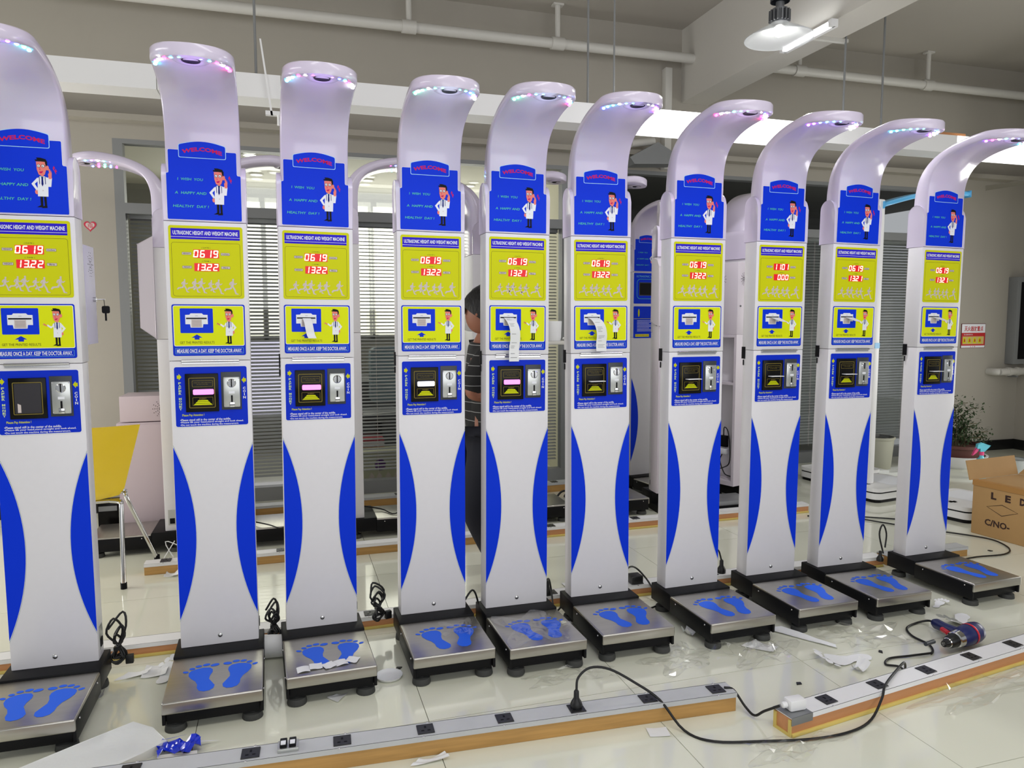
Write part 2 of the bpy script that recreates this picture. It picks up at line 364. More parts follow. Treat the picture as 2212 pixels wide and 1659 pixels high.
# ---------------------------------------------------------------- the height and weight kiosk
def head_profile():
    inner=[(0,1.668),(0,1.945),(-.003,1.972),(-.010,1.998),(-.026,2.031),(-.051,2.061),(-.094,2.084),(-.145,2.101),(-.212,2.113),(-.27,2.117)]
    outer=[(.083,1.668),(.083,1.90),(.077,1.944),(.064,2.002),(.040,2.038),(.005,2.076),(-.048,2.107),(-.113,2.132),(-.20,2.150),(-.27,2.156)]
    def res(P,n):
        V=[Vector(p) for p in P]; L=[0]
        for i in range(1,len(V)): L.append(L[-1]+(V[i]-V[i-1]).length)
        out=[]
        for k in range(n+1):
            d=L[-1]*k/n; i=max(j for j in range(len(L)) if L[j]<=d+1e-9); i=min(i,len(V)-2); t=(d-L[i])/(L[i+1]-L[i]); out.append(V[i].lerp(V[i+1],t))
        # light smoothing
        for _ in range(4): out=[out[0]]+[(out[i-1]+out[i]*2+out[i+1])/4 for i in range(1,n)]+[out[n]]
        return out
    A=res(inner,34); B=res(outer,34); S=[(a,b,.122) for a,b in zip(A,B)]
    for k in range(1,13):
        a=PI/2*k/12; y=-.27-.135*math.sin(a); w_=.122*max(.03,math.cos(a)); q=(y+.27)/-.135
        S.append((Vector((y,2.117-.010*q)),Vector((y,2.156-.012*q*q)),w_))
    return S
def head_mesh():
    S=head_profile(); c=.006; mb=MB(); v=[];f=[]
    for i,(a,b,w_) in enumerate(S):
        n=(b-a); T=n.length; n=n/T; w1=max(w_-c,.001)
        e=min(c,T*.3)
        pts=[(-w1,a),(w1,a),(w_,a+n*e),(w_,b-n*e),(w1,b),(-w1,b),(-w_,b-n*e),(-w_,a+n*e)]
        v+=[(x,p[0],p[1]) for x,p in pts]
    for i in range(len(S)-1):
        for k in range(8): j=(k+1)%8; f.append((i*8+k,i*8+j,(i+1)*8+j,(i+1)*8+k))
    f.append(tuple(range(8))); f.append(tuple(range((len(S)-1)*8,len(S)*8))[::-1])
    return mb.add(v,f).mesh('head_arch',HEADW,smooth=50)
DIGS={'0':'abcdef','1':'bc','2':'abged','3':'abgcd','6':'afedcg','9':'abcdfg',' ':''}
def seg(P,ch,x,z,wd,ht,dot=False):
    t=ht*.135; hw=wd/2; hh=ht/2
    S={'a':(x,z+hh-t/2,0),'d':(x,z-hh+t/2,0),'g':(x,z,0),'b':(x+hw-t/2,z+hh/2,1),'c':(x+hw-t/2,z-hh/2,1),'f':(x-hw+t/2,z+hh/2,1),'e':(x-hw+t/2,z-hh/2,1)}
    for k in DIGS[ch]:
        cx,cz,vert=S[k]; lx,lz=(t/2,hh/2-t*.12) if vert else (hw-t*.5,t/2); q=t*.4
        pts=[(cx-lx+q,cz-lz),(cx+lx-q,cz-lz),(cx+lx,cz-lz+q),(cx+lx,cz+lz-q),(cx+lx-q,cz+lz),(cx-lx+q,cz+lz),(cx-lx,cz+lz-q),(cx-lx,cz-lz+q)]
        P.poly([(a+(b-z)*.12,b) for a,b in pts],DIG,3)
    if dot: P.poly(ell(x+hw+t*.4,z-hh+t/2,t*.6,t*.6,8),DIG,3)
def doctor(P_,cx,z0,ht,pose,L0=0):
    k=ht/1.0
    class Q_: pass
    P=Q_(); P.poly=lambda pts,m,L: P_.poly(pts,m,L+L0)
    def T(pts): return [(cx+x*k*.76,z0+y*k) for x,y in pts]
    def E_(x,y,rx,ry,n=14,a=0): return T(ell(x,y,rx,ry,n,a))
    # legs, shoes
    P.poly(T([(-.075,.02),(-.015,.02),(-.01,.30),(-.08,.30)]),PBLK,2); P.poly(T([(.02,.02),(.075,.02),(.07,.30),(.005,.30)]),PBLK,2)
    P.poly(T([(-.17,0),(-.02,0),(-.02,.035),(-.08,.04)]),PBLK,2); P.poly(T([(-.06,-.015),(.08,-.01),(.08,.03),(.0,.03)]),PBLK,2)
    # coat
    P.poly(T([(-.13,.22),(.12,.22),(.13,.40),(.13,.60),(.05,.63),(-.06,.63),(-.12,.58)]),PW,3)
    P.poly(T([(-.045,.63),(.035,.63),(.0,.52)]),PTEAL,4); P.poly(T([(-.02,.62),(.015,.62),(.02,.47),(-.005,.42),(-.03,.47)]),PNAVY,5)
    for sx in (-.075,.065): P.poly(T([(sx-.008,.62),(sx+.008,.62),(sx+.012,.48),(sx-.004,.46)]),PNAVY,4)
    P.poly(E_(0,.34,.014,.014,8),PGREY,4)
    if pose=='up':
        P.poly(T([(-.12,.60),(-.27,.47),(-.15,.33),(-.11,.36),(-.19,.47),(-.1,.54)]),PW,2); P.poly(E_(-.15,.31,.045,.05,10),PSKIN,2)
        P.poly(T([(.11,.60),(.13,.42),(.2,.42),(.23,.60),(.17,.62)]),PW,2)
        P.poly(T([(.15,.58),(.22,.58),(.23,.70),(.21,.76),(.2,.70),(.19,.78),(.155,.78),(.165,.70),(.14,.68)]),PSKIN,3)
        for a,b in ((.26,.80),(.30,.74)): P.poly(T([(a,b),(a+.03,b+.05),(a+.06,b-.01),(a+.03,b),(a+.04,b-.06),(a+.015,b-.03)]),PRED,2)
    else:
        P.poly(T([(-.12,.60),(-.2,.46),(-.32,.53),(-.30,.57),(-.2,.52),(-.1,.52)]),PW,2); P.poly(T([(-.31,.53),(-.42,.60),(-.44,.585),(-.36,.57),(-.46,.56),(-.37,.54),(-.33,.51)]),PSKIN,3)
        P.poly(T([(.11,.61),(.26,.46),(.14,.34),(.11,.38),(.18,.46),(.1,.52)]),PW,2); P.poly(E_(.15,.32,.035,.045,10),PSKIN,2)
    # head
    P.poly(T([(-.03,.60),(.03,.60),(.04,.68),(-.03,.68)]),PSKIN,4)
    P.poly(T([(-.13,.92),(.1,.93),(.11,.78),(.06,.66),(-.02,.64),(-.08,.66),(-.12,.76)]),PSKIN,5); P.poly(E_(.13,.80,.04,.05,12),PSKIN,4)
    P.poly(T([(-.14,.93),(-.16,.96),(-.10,.96),(-.12,1.0),(-.02,1.0),(.10,.975),(.135,.92),(.13,.84),(.09,.86),(.08,.92),(-.02,.925)]),PBLK,6)
    for x in (-.075,.03): P.poly(E_(x,.835,.042,.036,12),PBLK,6); P.poly(E_(x,.835,.034,.028,12),PW,7); P.poly(E_(x-.005,.83,.01,.012,8),PBLK,8)
    P.poly(T([(.07,.85),(.12,.845),(.12,.835),(.07,.84)]),PBLK,6)
    P.poly(T([(-.05,.80),(-.035,.75),(-.06,.755)]),PRED,6); P.poly(T([(-.07,.72),(.03,.735),(.0,.69),(-.05,.685)]),PRED,6)
def runner(P,x,z,s,v=0):
    T=lambda pts:[(x+a*s,z+b*s) for a,b in pts]
    P.poly(T(ell(.06,.93,.06,.075,10)),PGREY,2); P.poly(T([(0,.85),(.1,.87),(.12,.70),(.07,.48),(-.08,.48),(-.07,.70)]),PGREY,2)
    P.poly(T([(-.08,.52),(.03,.5),(-.06,.30),(-.36,.26),(-.45,.16),(-.52,.22),(-.42,.36),(-.16,.38)]),PGREY,2)
    P.poly(T([(-.03,.5),(.08,.5),(.2,.28),(.26,.05),(.38,.0),(.38,-.05),(.18,-.02),(.1,.25)]),PGREY,2)
    P.poly(T([(.0,.84),(-.14,.76),(-.2,.62),(-.1,.54),(-.08,.58),(-.12,.64),(-.02,.74)]),PGREY,2)
    P.poly(T([(.08,.82),(.16,.66),(.28,.72),(.3,.68),(.16,.58),(.08,.66)]),PGREY,2)
def build_kiosk():
    K={}
    root=bpy.data.objects.new('height_weight_kiosk',None); C.objects.link(root)
    # platform
    bf=MB().box(-.154,.154,-.071,.094,.042,.1177)
    bf.obj('plinth',BLACKM,root,bevel=.003)
    MB().box(-.143,.143,-.372,-.071,.030,.068).box(-.154,-.144,-.385,-.071,.034,.104).box(.144,.154,-.385,-.071,.034,.104).obj('weighing_frame',BLACKM,root,bevel=.002)
    pl=MB().box(-.1535,.1535,-.392,-.072,.0705,.1114).obj('steel_platform',STEEL,root,bevel=.005,seg=3)
    for sx in (-1,1):
        for y in (-.12,-.345): MB().ball((sx*.1545,y,.092),.0035,n=6).obj('rivet',CHROME,pl,smooth=60)
    P=Print(fn=lambda x,z,d:(x,z,.1114+.0006+d))
    sole=[(-90,-200),(-84,-186),(-66,-176),(-45,-171),(-24,-176),(-14,-192),(-13,-212),(-20,-238),(-21,-262),(-10,-288),(0,-312),(-3,-332),(-14,-344),(-31,-347),(-47,-338),(-55,-318),(-56,-293),(-64,-268),(-79,-246),(-89,-222)]
    toes=[(-9,-160,15,10.5,.25),(-37,-151,12.5,9.5,.1),(-62,-156,11,8.5,-.1),(-82,-170,10,8,-.4),(-101,-190,10.5,7,-.6)]
    for mir in (0,1):
        fx=(lambda x:x/1000) if not mir else (lambda x:(24-x)/1000)
        Q=Print(fn=lambda x,z,d:(x,z,.1116+d)); Q.poly([(fx(a),b/1000) for a,b in sole],FOOTB,1)
        for a,b,rx,ry,an in toes:
            e=ell(a/1000,b/1000,rx/1000,ry/1000,14,an); Q.poly([(fx(p*1000),q) for p,q in e],FOOTB,1)
        Q.obj('footprint_sticker',root)
    for sx in (-1,1):
        for y in (-.35,.05):
            MB().lathe([(.001,0),(.033,0),(.034,.004),(.031,.022),(.012,.024),(.010,.044),(.001,.044)],(sx*.118,y,0),n=20).obj('rubber_foot',RUBBER,root,smooth=50)
    # lower cabinet
    MB().box(-.1355,.1355,0,.077,.1177,1.1755).obj('lower_cabinet',WHITE,root,bevel=.003)
    P=Print(fn=lambda x,z,d:(x,-.0004-d,z))
    for sx in (-1,1):
        def arc(off,a=.0,zz=.0):
            pts=[(sx*.1345,.225-zz),(sx*.1345,.868+zz)]
            for k in range(1,24):
                t=1-k/24; z=.225-zz+(.643+2*zz)*t; pts.append((sx*(.1345-(.0655+off)*4*t*(1-t)),z))
            return pts
        P.poly(arc(.0016,zz=.007),mat('print_grey_teal',(138,164,160),.45),1); P.poly(arc(.0008,zz=.004),PW,2); P.poly(arc(0),BLUE,3)
    P.obj('blue_arc_print',root)
    MB().ball((0,-.001,.152),.0085,sy=.5,n=8).obj('bolt',CHROME,root,smooth=60)
    # coin panel
    zc=lambda z:z
    P=Print(fn=lambda x,z,d:(x,-.0012-d,z)); P.stick(rrect(-.1215,.1215,.940,1.1545,.007),BLUE2); P.ring(rrect(-.1235,.1235,.938,1.1565,.008),.0018,PW,.5)
    P.poly([(-.113,1.125),(-.107,1.125),(-.107,1.131),(-.098,1.119),(-.107,1.107),(-.107,1.113),(-.113,1.113)],YEL,2)
    P.poly([(.118,1.110),(.112,1.110),(.112,1.116),(.103,1.104),(.112,1.092),(.112,1.098),(.118,1.098)],YEL,2)
    def vert(s,x,z1,z0,m):
        n=len(s); h_=(z1-z0)/n
        for i,ch in enumerate(s):
            if ch!=' ': P.text(ch,x-(.0014 if ch=='I' else .0046),x+(.0014 if ch=='I' else .0046),z1-h_*(i+1)+h_*.16,z1-h_*i-h_*.04,m,2,bold=.03)
    vert('PAPER MONEY',-.1045,1.101,.998,mat('print_pale_lime',(206,226,150),.45)); vert('COIN',.1115,1.079,1.034,PW)
    P.text('Please Pay Attention !',-.100,-.027,.975,.9855,YEL,2,bold=.02)
    for i,(s_,x1) in enumerate((('\u2022Please stand still in the center of the saddle.',.062),('\u2022Please lift your head,stand straight and look ahead.',.106),('\u2022Do not touch the machine during the measurement.',.089))):
        z=.9635-.0094*i; P.text(s_,-.107,x1,z-.0035,z+.0045,PW,2,bold=.015)
    P.obj('coin_panel_print',root)
    # bill acceptor
    ba=MB().box(-.0865,.0240,-.008,-.0015,.9925,1.1305).obj('bill_acceptor',GLOSSBLK,root,bevel=.0015)
    P=Print(fn=lambda x,z,d:(x,-.0081-d,z)); P.ring(rrect(-.0750,.0125,1.0070,1.1160,.004),.0024,GOLD,1)
    P.ring(rrect(-.0635,.0055,1.083,1.1060,.003),.0012,GOLD,1)
    P.text('INSERT BILL ANY DIRECTION',-.058,.0005,1.0965,1.0992,GOLD,2); P.text('DO NOT FOLD BILL',-.048,-.010,1.0905,1.0932,GOLD,2)
    P.ring(rrect(-.0635,.0050,1.0155,1.0455,.002),.0012,GOLD,1)
    for i in range(3):
        zb=1.018+i*.0062; a=.031-i*.0058; P.poly([(-.029-a,zb),(-.029+a,zb),(-.029+a-.004,zb+.0045),(-.029-a+.004,zb+.0045)],YELB,2)
    P.text('INSERT',-.041,-.017,1.0368,1.0425,GOLD,2,bold=.01)
    K['insert']=P.obj('insert_print',ba)
    K['slot']=None
    # coin acceptor
    ca=MB().box(.0330,.1015,-.004,-.0015,.9970,1.1345).obj('coin_acceptor',DGREY,root,bevel=.001)
    MB().box(.0400,.0975,-.013,-.004,1.0060,1.1170).obj('face_plate',CASTSIL,ca,bevel=.004)
    MB().lathe([(.001,.0025),(.013,.0025),(.0165,.0),(.0165,-.002)],n=24).obj('coin_dial',CHROME,ca,smooth=30,loc=(.0688,-.0125,1.0940),rot=(PI/2,0,0))
    MB().box(.0668,.0708,-.0163,-.0140,1.0810,1.1090).obj('coin_slot',PBLK,ca)
    MB().box(.0658,.0718,-.0140,-.0125,1.0260,1.0500).obj('return_slot',PBLK,ca)
    MB().box(.0600,.0785,-.0185,-.0125,1.0070,1.0265).obj('return_cup',CHROME,ca,bevel=.002)
    MB().box(.0590,.0790,-.0134,-.0130,1.0560,1.0650).obj('label_plate',PW,ca)
    for x in (.0435,.0940):
        for z in (1.0110,1.1120): MB().ball((x,-.0130,z),.0022,n=5).obj('corner_screw',CHROME,ca,smooth=60)
    # display section
    MB().box(-.1365,.1365,0,.085,1.1770,1.6665).obj('display_section',WHITE,root,bevel=.003)
    MB().box(-.1200,.1200,.0855,.098,1.215,1.635).obj('back_panel',WHITE,root,bevel=.002)
    hg=MB().cyl((-.095,-.006,1.1755),(.097,-.006,1.1755),.0050,n=14).box(-.095,.097,-.003,-.0005,1.1650,1.1760).obj('hinge',CHROME,root,smooth=40)
    P=Print(fn=lambda x,z,d:(x,-.0012-d,z)); P.stick(rrect(-.1220,.1220,1.3985,1.6525,.008),YEL)
    P.poly(rrect(-.1145,.1125,1.6050,1.6430,.0008,1),PURP,1); P.poly([(-.1145,1.6125),(.1125,1.6125),(.1125,1.6138),(-.1145,1.6138)],PW,2)
    P.text('ULTRASONIC HEIGHT AND WEIGHT MACHINE',-.108,.106,1.6205,1.6345,PW,2,bold=.025)
    P.ring(rrect(-.1140,.1125,1.4060,1.5940,.008),.0009,PBRN,1)
    P.text('( DATE )',-.016,.013,1.5735,1.5785,PBRN,2); P.text('( TIME )',-.016,.013,1.5265,1.5315,PBRN,2)
    for x0,x1,z,s_ in ((-.081,-.050,1.5555,'HEIGHT'),(.047,.077,1.5555,'inches'),(-.081,-.050,1.508,'WEIGHT'),(.047,.077,1.508,'lbs')):
        P.poly(rrect(x0,x1,z-.0048,z+.0048,.0018),PBRN,1); P.poly(rrect(x0+.0007,x1-.0007,z-.0041,z+.0041,.0014),PGREY,2); 
        q=.006 if s_=='lbs' else .003; P.text(s_,x0+q+.001,x1-q-.001,z-.0024,z+.0026,PBLK,3)
    for x,z,s_ in ((-.078,1.421,.048),(-.043,1.4205,.051),(-.022,1.4185,.055),(.010,1.4215,.045),(.034,1.416,.054),(.082,1.4155,.058)): runner(P,x,z,s_*.93)
    P.obj('display_panel_print',root)
    # result panel
    P=Print(fn=lambda x,z,d:(x,-.0012-d,z)); P.stick(rrect(-.1215,.1215,1.1945,1.3770,.007),BLUE2); P.poly(rrect(-.1175,.1175,1.2285,1.3730,.006),PW,1); P.poly(rrect(-.1155,.1155,1.2305,1.3710,.005),YELB,2)
    P.poly(rrect(-.0950,.0135,1.2755,1.3630,.003),BLUE,3)
    P.poly([(-.078,1.340),(-.064,1.3405),(-.060,1.3455),(-.023,1.3455),(-.018,1.3405),(-.004,1.340),(-.004,1.307),(-.019,1.307),(-.021,1.2950),(-.061,1.2950),(-.063,1.307),(-.078,1.307)],PW,4)
    P.poly([(-.059,1.2965),(-.023,1.2965),(-.024,1.324),(-.058,1.324)],PGREY,5)
    for i in range(5): P.poly([(-.056,1.3000+i*.0045),(-.026,1.3000+i*.0045),(-.026,1.3008+i*.0045),(-.056,1.3008+i*.0045)],DGREY,6)
    P.poly([(-.045,1.336),(-.036,1.336),(-.036,1.3368),(-.045,1.3368)],DGREY,6)
    P.poly([(-.0415,1.2705),(-.060,1.2590),(-.0495,1.2590),(-.0495,1.2520),(-.0335,1.2520),(-.0335,1.2590),(-.0235,1.2590)],BLUE2,3)
    P.text('GET THE PRINTED RESULTS',-.098,.016,1.2375,1.2460,PBRN,3,bold=.005)
    P.ring(rrect(-.1140,.1135,1.2010,1.2225,.002),.0008,PTEAL,2); P.text('MEASURE ONCE A DAY. KEEP THE DOCTOR AWAY.',-.109,.108,1.2045,1.2185,PW,2,bold=.02)
    doctor(P,.067,1.2375,.125,'out',2)
    P.obj('result_panel_print',root)
    MB().box(-.075,-.0075,-.0035,-.0026,1.3255,1.3300).obj('printer_slot',PBLK,root)
    # head
    sh=[(.0005,1.6680),(.095,1.6680),(.095,1.825)]+[(.050+.045*math.cos(a),1.825+.045*math.sin(a)) for a in [PI*k/12 for k in range(1,12)]]+[(.0005,1.815)]
    hb=MB().prism(sh,-.1365,.1365,'x').obj('shoulder_cover',HEADW,root,bevel=.004,seg=3)
    hd=link('head_arch',head_mesh(),root)
    MB().lathe([(.027,.0),(.030,-.003),(.050,-.004),(.056,0)],n=28).obj('sensor_ring',HEADW,hd,smooth=50,loc=(0,-.343,2.1135))
    MB().lathe([(.0005,-.001),(.0215,-.001),(.027,-.003),(.029,.002)],n=28).obj('sensor',PBLK,hd,smooth=50,loc=(0,-.343,2.1125))
    P=Print(fn=lambda x,z,d:(x,-.0011-d,z))
    out=[(-.1215,1.673),(.1205,1.673),(.1215,1.832),(.1085,1.832),(.1085,1.9115),(.0735,1.9115),(.0720,1.930)]
    arcp=[(-.075+.147*k/10,1.930+.0125*math.sin(PI*k/10)) for k in range(11)][::-1]
    body=[(-.1215,1.673),(.1215,1.673),(.1215,1.832),(.1090,1.832),(.1090,1.9115),(-.1135,1.9115),(-.1135,1.832),(-.1215,1.832)]
    
    def rnd(poly,r,n=3):
        out=[]
        for i,p in enumerate(poly):
            a=Vector(poly[i-1]);b=Vector(p);c=Vector(poly[(i+1)%len(poly)]); q=min(r,(a-b).length*.45,(c-b).length*.45)
            p0=b+(a-b).normalized()*q; p1=b+(c-b).normalized()*q
            out+=[tuple(p0*(1-t)**2+b*2*t*(1-t)+p1*t*t) for t in [k/n for k in range(n+1)]]
        return out
    body=rnd(body,.005)
    P.stick(body,BLUE); P.ring([(p[0]*1.012,1.79+(p[1]-1.79)*1.008) for p in body],.0011,PW,.5)
    fr=lambda e:[(-.077-e,1.8885-e),(.072+e,1.8885-e)]+[(.072+e-(.149+2*e)*k/12,1.929+e*.6+(.0135+e*.2)*math.sin(PI*k/12)) for k in range(13)]
    P.poly(rnd(fr(.003),.006),FRAMEC,1.2); P.poly(rnd(fr(.0010),.005),BLUE,2)
    P.text('WELCOME',-.068,.062,1.8985,1.9125,PRED,3,bold=.035,warp=lambda x,z:(x,z+.0115*math.cos((x+.003)/.065*PI/2)))
    for s_,x0,x1,z in (('I  WISH  YOU',-.086,-.003,1.8125),('A  HAPPY AND',-.096,.007,1.7655),('HEALTHY  DAY !',-.103,.013,1.7195)):
        P.text(s_,x0,x1,z-.0045,z+.0045,PTXT,2,bold=.012,shear=.12)
    doctor(P,.049,1.6945,.160,'up')
    P.obj('welcome_panel_print',root)
    # key fob at the back of the left side
    MB().box(-.141,-.1365,.060,.082,1.135,1.190).cyl((-.1385,.07,1.13),(-.1385,.07,1.105),.003,n=6).obj('lock_tab',PBLK,root)
    # mains socket at the foot of the right side
    MB().box(.1355,.1375,.018,.060,.150,.235).obj('socket_plate',CASTSIL,root); MB().box(.1375,.1400,.026,.052,.158,.188).obj('rocker_switch',PBLK,root)
    return root
LEDC=[(255,40,140),(150,60,255),(60,80,255),(60,220,255),(60,255,170),(255,255,255),(255,60,60)]
LEDM=[mat('led_glow_%s'%n,c,.4,emit=c,es=26) for n,c in zip(('pink','violet','blue','cyan','green','white','red'),LEDC)]
def add_leds(root,seq):
    hd=[c for c in root.children if c.name.startswith('head_arch')][0]
    lm=_LED
    k=0
    for sx in (-1,1):
        for i in range(6):
            a=math.radians(6+i*13.5); x=sx*.108*math.cos(a); y=-.262-.112*math.sin(a)
            o=link('led',lm[seq[k%len(seq)]],hd,(x,y,2.1125)); k+=1
_LED=[MB().ball((0,0,0),.0064,sz=.7,n=6).mesh('led',mm,smooth=60) for mm in LEDM]
kproto=build_kiosk()
poses=[(-0.7985,2.8553,-0.249,0.03,0.518),(-0.2617,2.8746,0.927,0.167,0.352),(0.1095,2.9263,2.209,0.496,-0.04),(0.557,2.9362,0.515,0.31,-0.259),(0.9041,2.8996,0.917,0.512,-0.577),(1.292,2.9092,-0.857,-0.104,-0.543),(1.7325,2.887,1.412,0.086,-0.092),(2.172,2.9178,1.213,0.189,0.291),(2.571,2.9171,1.328,0.595,0.424),(3.1097,2.9289,3.08,0.51,0.239)]
labels=['leftmost white kiosk, cut by the frame, its bill slot an empty window','second kiosk from the left, magenta bill slot, clear floor around its platform','third kiosk from the left, short receipt hanging and white cards on its platform','fourth kiosk from the left, its bill slot lit white','fifth kiosk from the left, magenta slot under a long hanging receipt','sixth kiosk from the left, long receipt with an unlit bill slot','seventh kiosk from the left, unlit bill tray and no receipt','eighth kiosk from the left, red displays reading 1101 and 000','ninth kiosk from the left, between the blind and the bin, display 13.21','rightmost white kiosk, beside the plain wall with the red sign']
shows=[('06 19','13.22'),('06 19','13.22'),('06 19','1322'),('06 19','13.22'),('06 19','1321'),('06 19','13.22'),('06 19','1322'),('1101',' 000'),('06 19','13.21'),('06 19','13.21')]
leds=[[4,3,4,1,5,0,3,4,2,1,5,0],[3,1,5,0,3,4,0,1,5,0,3,2],[3,5,3,0,5,0,5,5,0,3,2,1],[4,5,4,5,4,4,5,1,3,2,4,3],[4,4,5,0,3,3,0,3,5,1,3,2],[2,3,3,5,3,3,1,5,1,1,5,5],[0,5,5,4,4,4,0,5,1,1,2,5],[1,1,2,3,3,3,5,5,0,5,2,1],[3,3,4,4,4,4,1,5,2,5,3,2],[1,0,5,4,5,2,3,5,0,6,5,5]]
tints=[(.62,.5,1),(.55,.3,1),(.55,.35,1),(.7,.8,1),(.6,.7,1),(.5,.4,1),(.8,.5,1),(.5,.3,1),(.5,.38,1),(.6,.38,1)]
_old=[(.75,.8,1),(.72,.55,1),(.72,.62,1),(.85,.9,1),(.75,.85,1),(.7,.65,1),(.95,.75,1),(.7,.55,1),(.68,.6,1),(.75,.6,1)]
kiosks=[kproto]+[copytree(kproto) for _ in range(9)]
spare=copytree(kproto)   # plain copy for the rear rows
tray_me=MB().box(-.060,.0075,-.038,-.008,1.0560,1.0592).mesh('bill_tray',PAPER,bevel=.001)
def digits(r1,r2):
    P=Print(fn=lambda x,z,d:(x,-.0018-d,z))
    for (x0,x1,z0,z1),s_ in (((-.0430,.0405,1.5405,1.5700),r1),((-.0415,.0405,1.4945,1.5225),r2)):
        P.poly([(x0,z0),(x1,z0),(x1,z1),(x0,z1)],REDON,1)
        dot='.' in s_; q=s_.replace('.','')
        if len(q)==5: xs=[-.0350,-.0135,None,.0085,.0300]
        else: xs=[-.0345,-.0125,.0080,.0290]
        for i,ch in enumerate(q):
            if xs[i] is None: continue
            seg(P,ch,xs[i],(z0+z1)/2,.0155,(z1-z0)*.86,dot=dot and i==1)
    return P
for i,(root,(x,y,rz,le,pi_)) in enumerate(zip(kiosks,poses)):
    M=Matrix.Rotation(math.radians(rz),4,'Z')@Matrix.Rotation(math.radians(pi_),4,'X')@Matrix.Rotation(math.radians(le),4,'Y')
    root.rotation_euler=M.to_euler(); root.location=(x,y,.0)
    root['label']=labels[i]; root['category']='weighing machine'; root['group']='height and weight kiosks in the front row'
    digits(*shows[i]).obj('led_display',root)
    add_leds(root,leds[i])
    l=bpy.data.lights.new('head_glow','POINT'); l.energy=.15; l.color=tints[i]; l.shadow_soft_size=.06; lo=bpy.data.objects.new('head_glow',l); C.objects.link(lo); lo.parent=root; lo.location=(0,-.30,2.06)
    ba=[c for c in root.children if c.name.startswith('bill_acceptor')][0]
    if i==0:
        for c in list(ba.children): bpy.data.objects.remove(c)
        P=Print(fn=lambda x,z,d:(x,-.0081-d,z)); P.ring(rrect(-.0750,.0125,1.0070,1.1160,.004),.0024,GOLD,1); P.poly(rrect(-.0700,.0080,1.0115,1.1120,.002),mat('tinted_window',(52,50,54),.15),2); P.poly([(-.062,1.014),(-.052,1.014),(-.052,1.04),(-.062,1.045)],PGREY,3)
        P.obj('acceptor_window',ba)
    elif i in (1,2,4,3):
        MB().prism(rrect(-.0610,.0080,1.0550,1.0740,.004),-.0105,-.0082,'y').obj('lit_slot',SLOTW if i==3 else SLOTP,ba)
    else:
        MB().prism(rrect(-.0610,.0080,1.0550,1.0620,.003),-.0105,-.0082,'y').obj('slot_lip',PBLK,ba)
        link('bill_tray',tray_me,ba)
    if i in (7,8,9): MB().add([(-.050,-.004,1.326),(-.006,-.004,1.326),(.000,-.055,1.306),(-.030,-.045,1.310),(-.050,-.004,1.3248),(-.006,-.004,1.3248),(.000,-.055,1.3048),(-.030,-.045,1.3088)],[(0,1,2,3),(7,6,5,4),(0,4,5,1),(1,5,6,2),(2,6,7,3),(3,7,4,0)]).obj('paper_tab',PAPER,root,label='white paper tab sticking out of the printer slot')
bpy.context.view_layer.update()
KM=[k.matrix_world.copy() for k in kiosks]
# open rear door with speaker holes and key on the first kiosk
r0=kiosks[0]; dm=MB().box(.128,.134,.100,.245,1.235,1.585).obj('rear_door',mat('door_lavender',(200,196,220),.4),r0,bevel=.001)
hb=MB()
for k in range(10):
    a=2*PI*k/10
    for q in range(1,5): hb.cyl((.134,.185+.009*q*math.cos(a),1.52+.011*q*math.sin(a)),(.1346,.185+.009*q*math.cos(a),1.52+.011*q*math.sin(a)),.0016,n=6)
hb.obj('speaker_holes',PBLK,dm,kind='stuff')
lk=MB().cyl((.134,.205,1.395),(.144,.205,1.395),.009,n=14).cyl((.144,.205,1.395),(.172,.205,1.395),.003,n=8).obj('lock',CHROME,dm,smooth=40)
MB().prism(rrect(.160,.186,1.345,1.372,.006),.202,.208,'y').box(.169,.175,.203,.207,1.318,1.346).cyl((.17,.205,1.37),(.168,.205,1.394),.0012,n=6).obj('key',PBLK,r0,label='black-headed key hanging from the lock')

# receipts (hang from the printers, so things of their own)
def strip_thing(name,label,cat,k,pts,w0,group=None,m=PAPER,prints=True):
    """pts in kiosk coordinates: (x centre, y, z)"""
    t=thing(name,label,cat,KM[k]@Vector(pts[0]),group=group); t.rotation_euler=KM[k].to_euler()
    o=Vector(pts[0]); v=[];f=[]
    n=6; Q=[]
    for i in range(len(pts)-1):
        for q in range(n): Q.append(Vector(pts[i]).lerp(Vector(pts[i+1]),q/n))
    Q.append(Vector(pts[-1]))
    for _ in range(10): Q=[Q[0]]+[(Q[i-1]+2*Q[i]+Q[i+1])/4 for i in range(1,len(Q)-1)]+[Q[-1]]
    for p in Q: v+=[tuple(p-o+Vector((-w0/2,0,0))),tuple(p-o+Vector((w0/2,0,0)))]
    for i in range(len(Q)-1): f.append((2*i,2*i+1,2*i+3,2*i+2))
    MB().add(v,f).obj('paper',m,t,smooth=60)
    if prints:
        P=MB()
        random.seed(k)
        for i in range(2,len(Q)-1):
            if random.random()<.6:
                p=Q[i]-o; d=(Q[min(i+1,len(Q)-1)]-Q[i]); d=d*.25; a=-w0*.35; b=a+w0*random.uniform(.3,.7)
                P.add([tuple(p+Vector((a,-.0008,0))),tuple(p+Vector((b,-.0008,0))),tuple(p+d+Vector((b,-.0008,0))),tuple(p+d+Vector((a,-.0008,0)))],[(0,1,2,3)])
        P.obj('printed_lines',mat('print_faint_grey',(150,150,150),.7),t,kind='stuff')
    return t
strip_thing('receipt','short white receipt curling from the third kiosk printer','receipt',2,[(-.040,-.004,1.327),(-.036,-.022,1.315),(-.032,-.030,1.290),(-.028,-.026,1.266),(-.022,-.040,1.252)],.030,'receipts hanging from printers',prints=False)
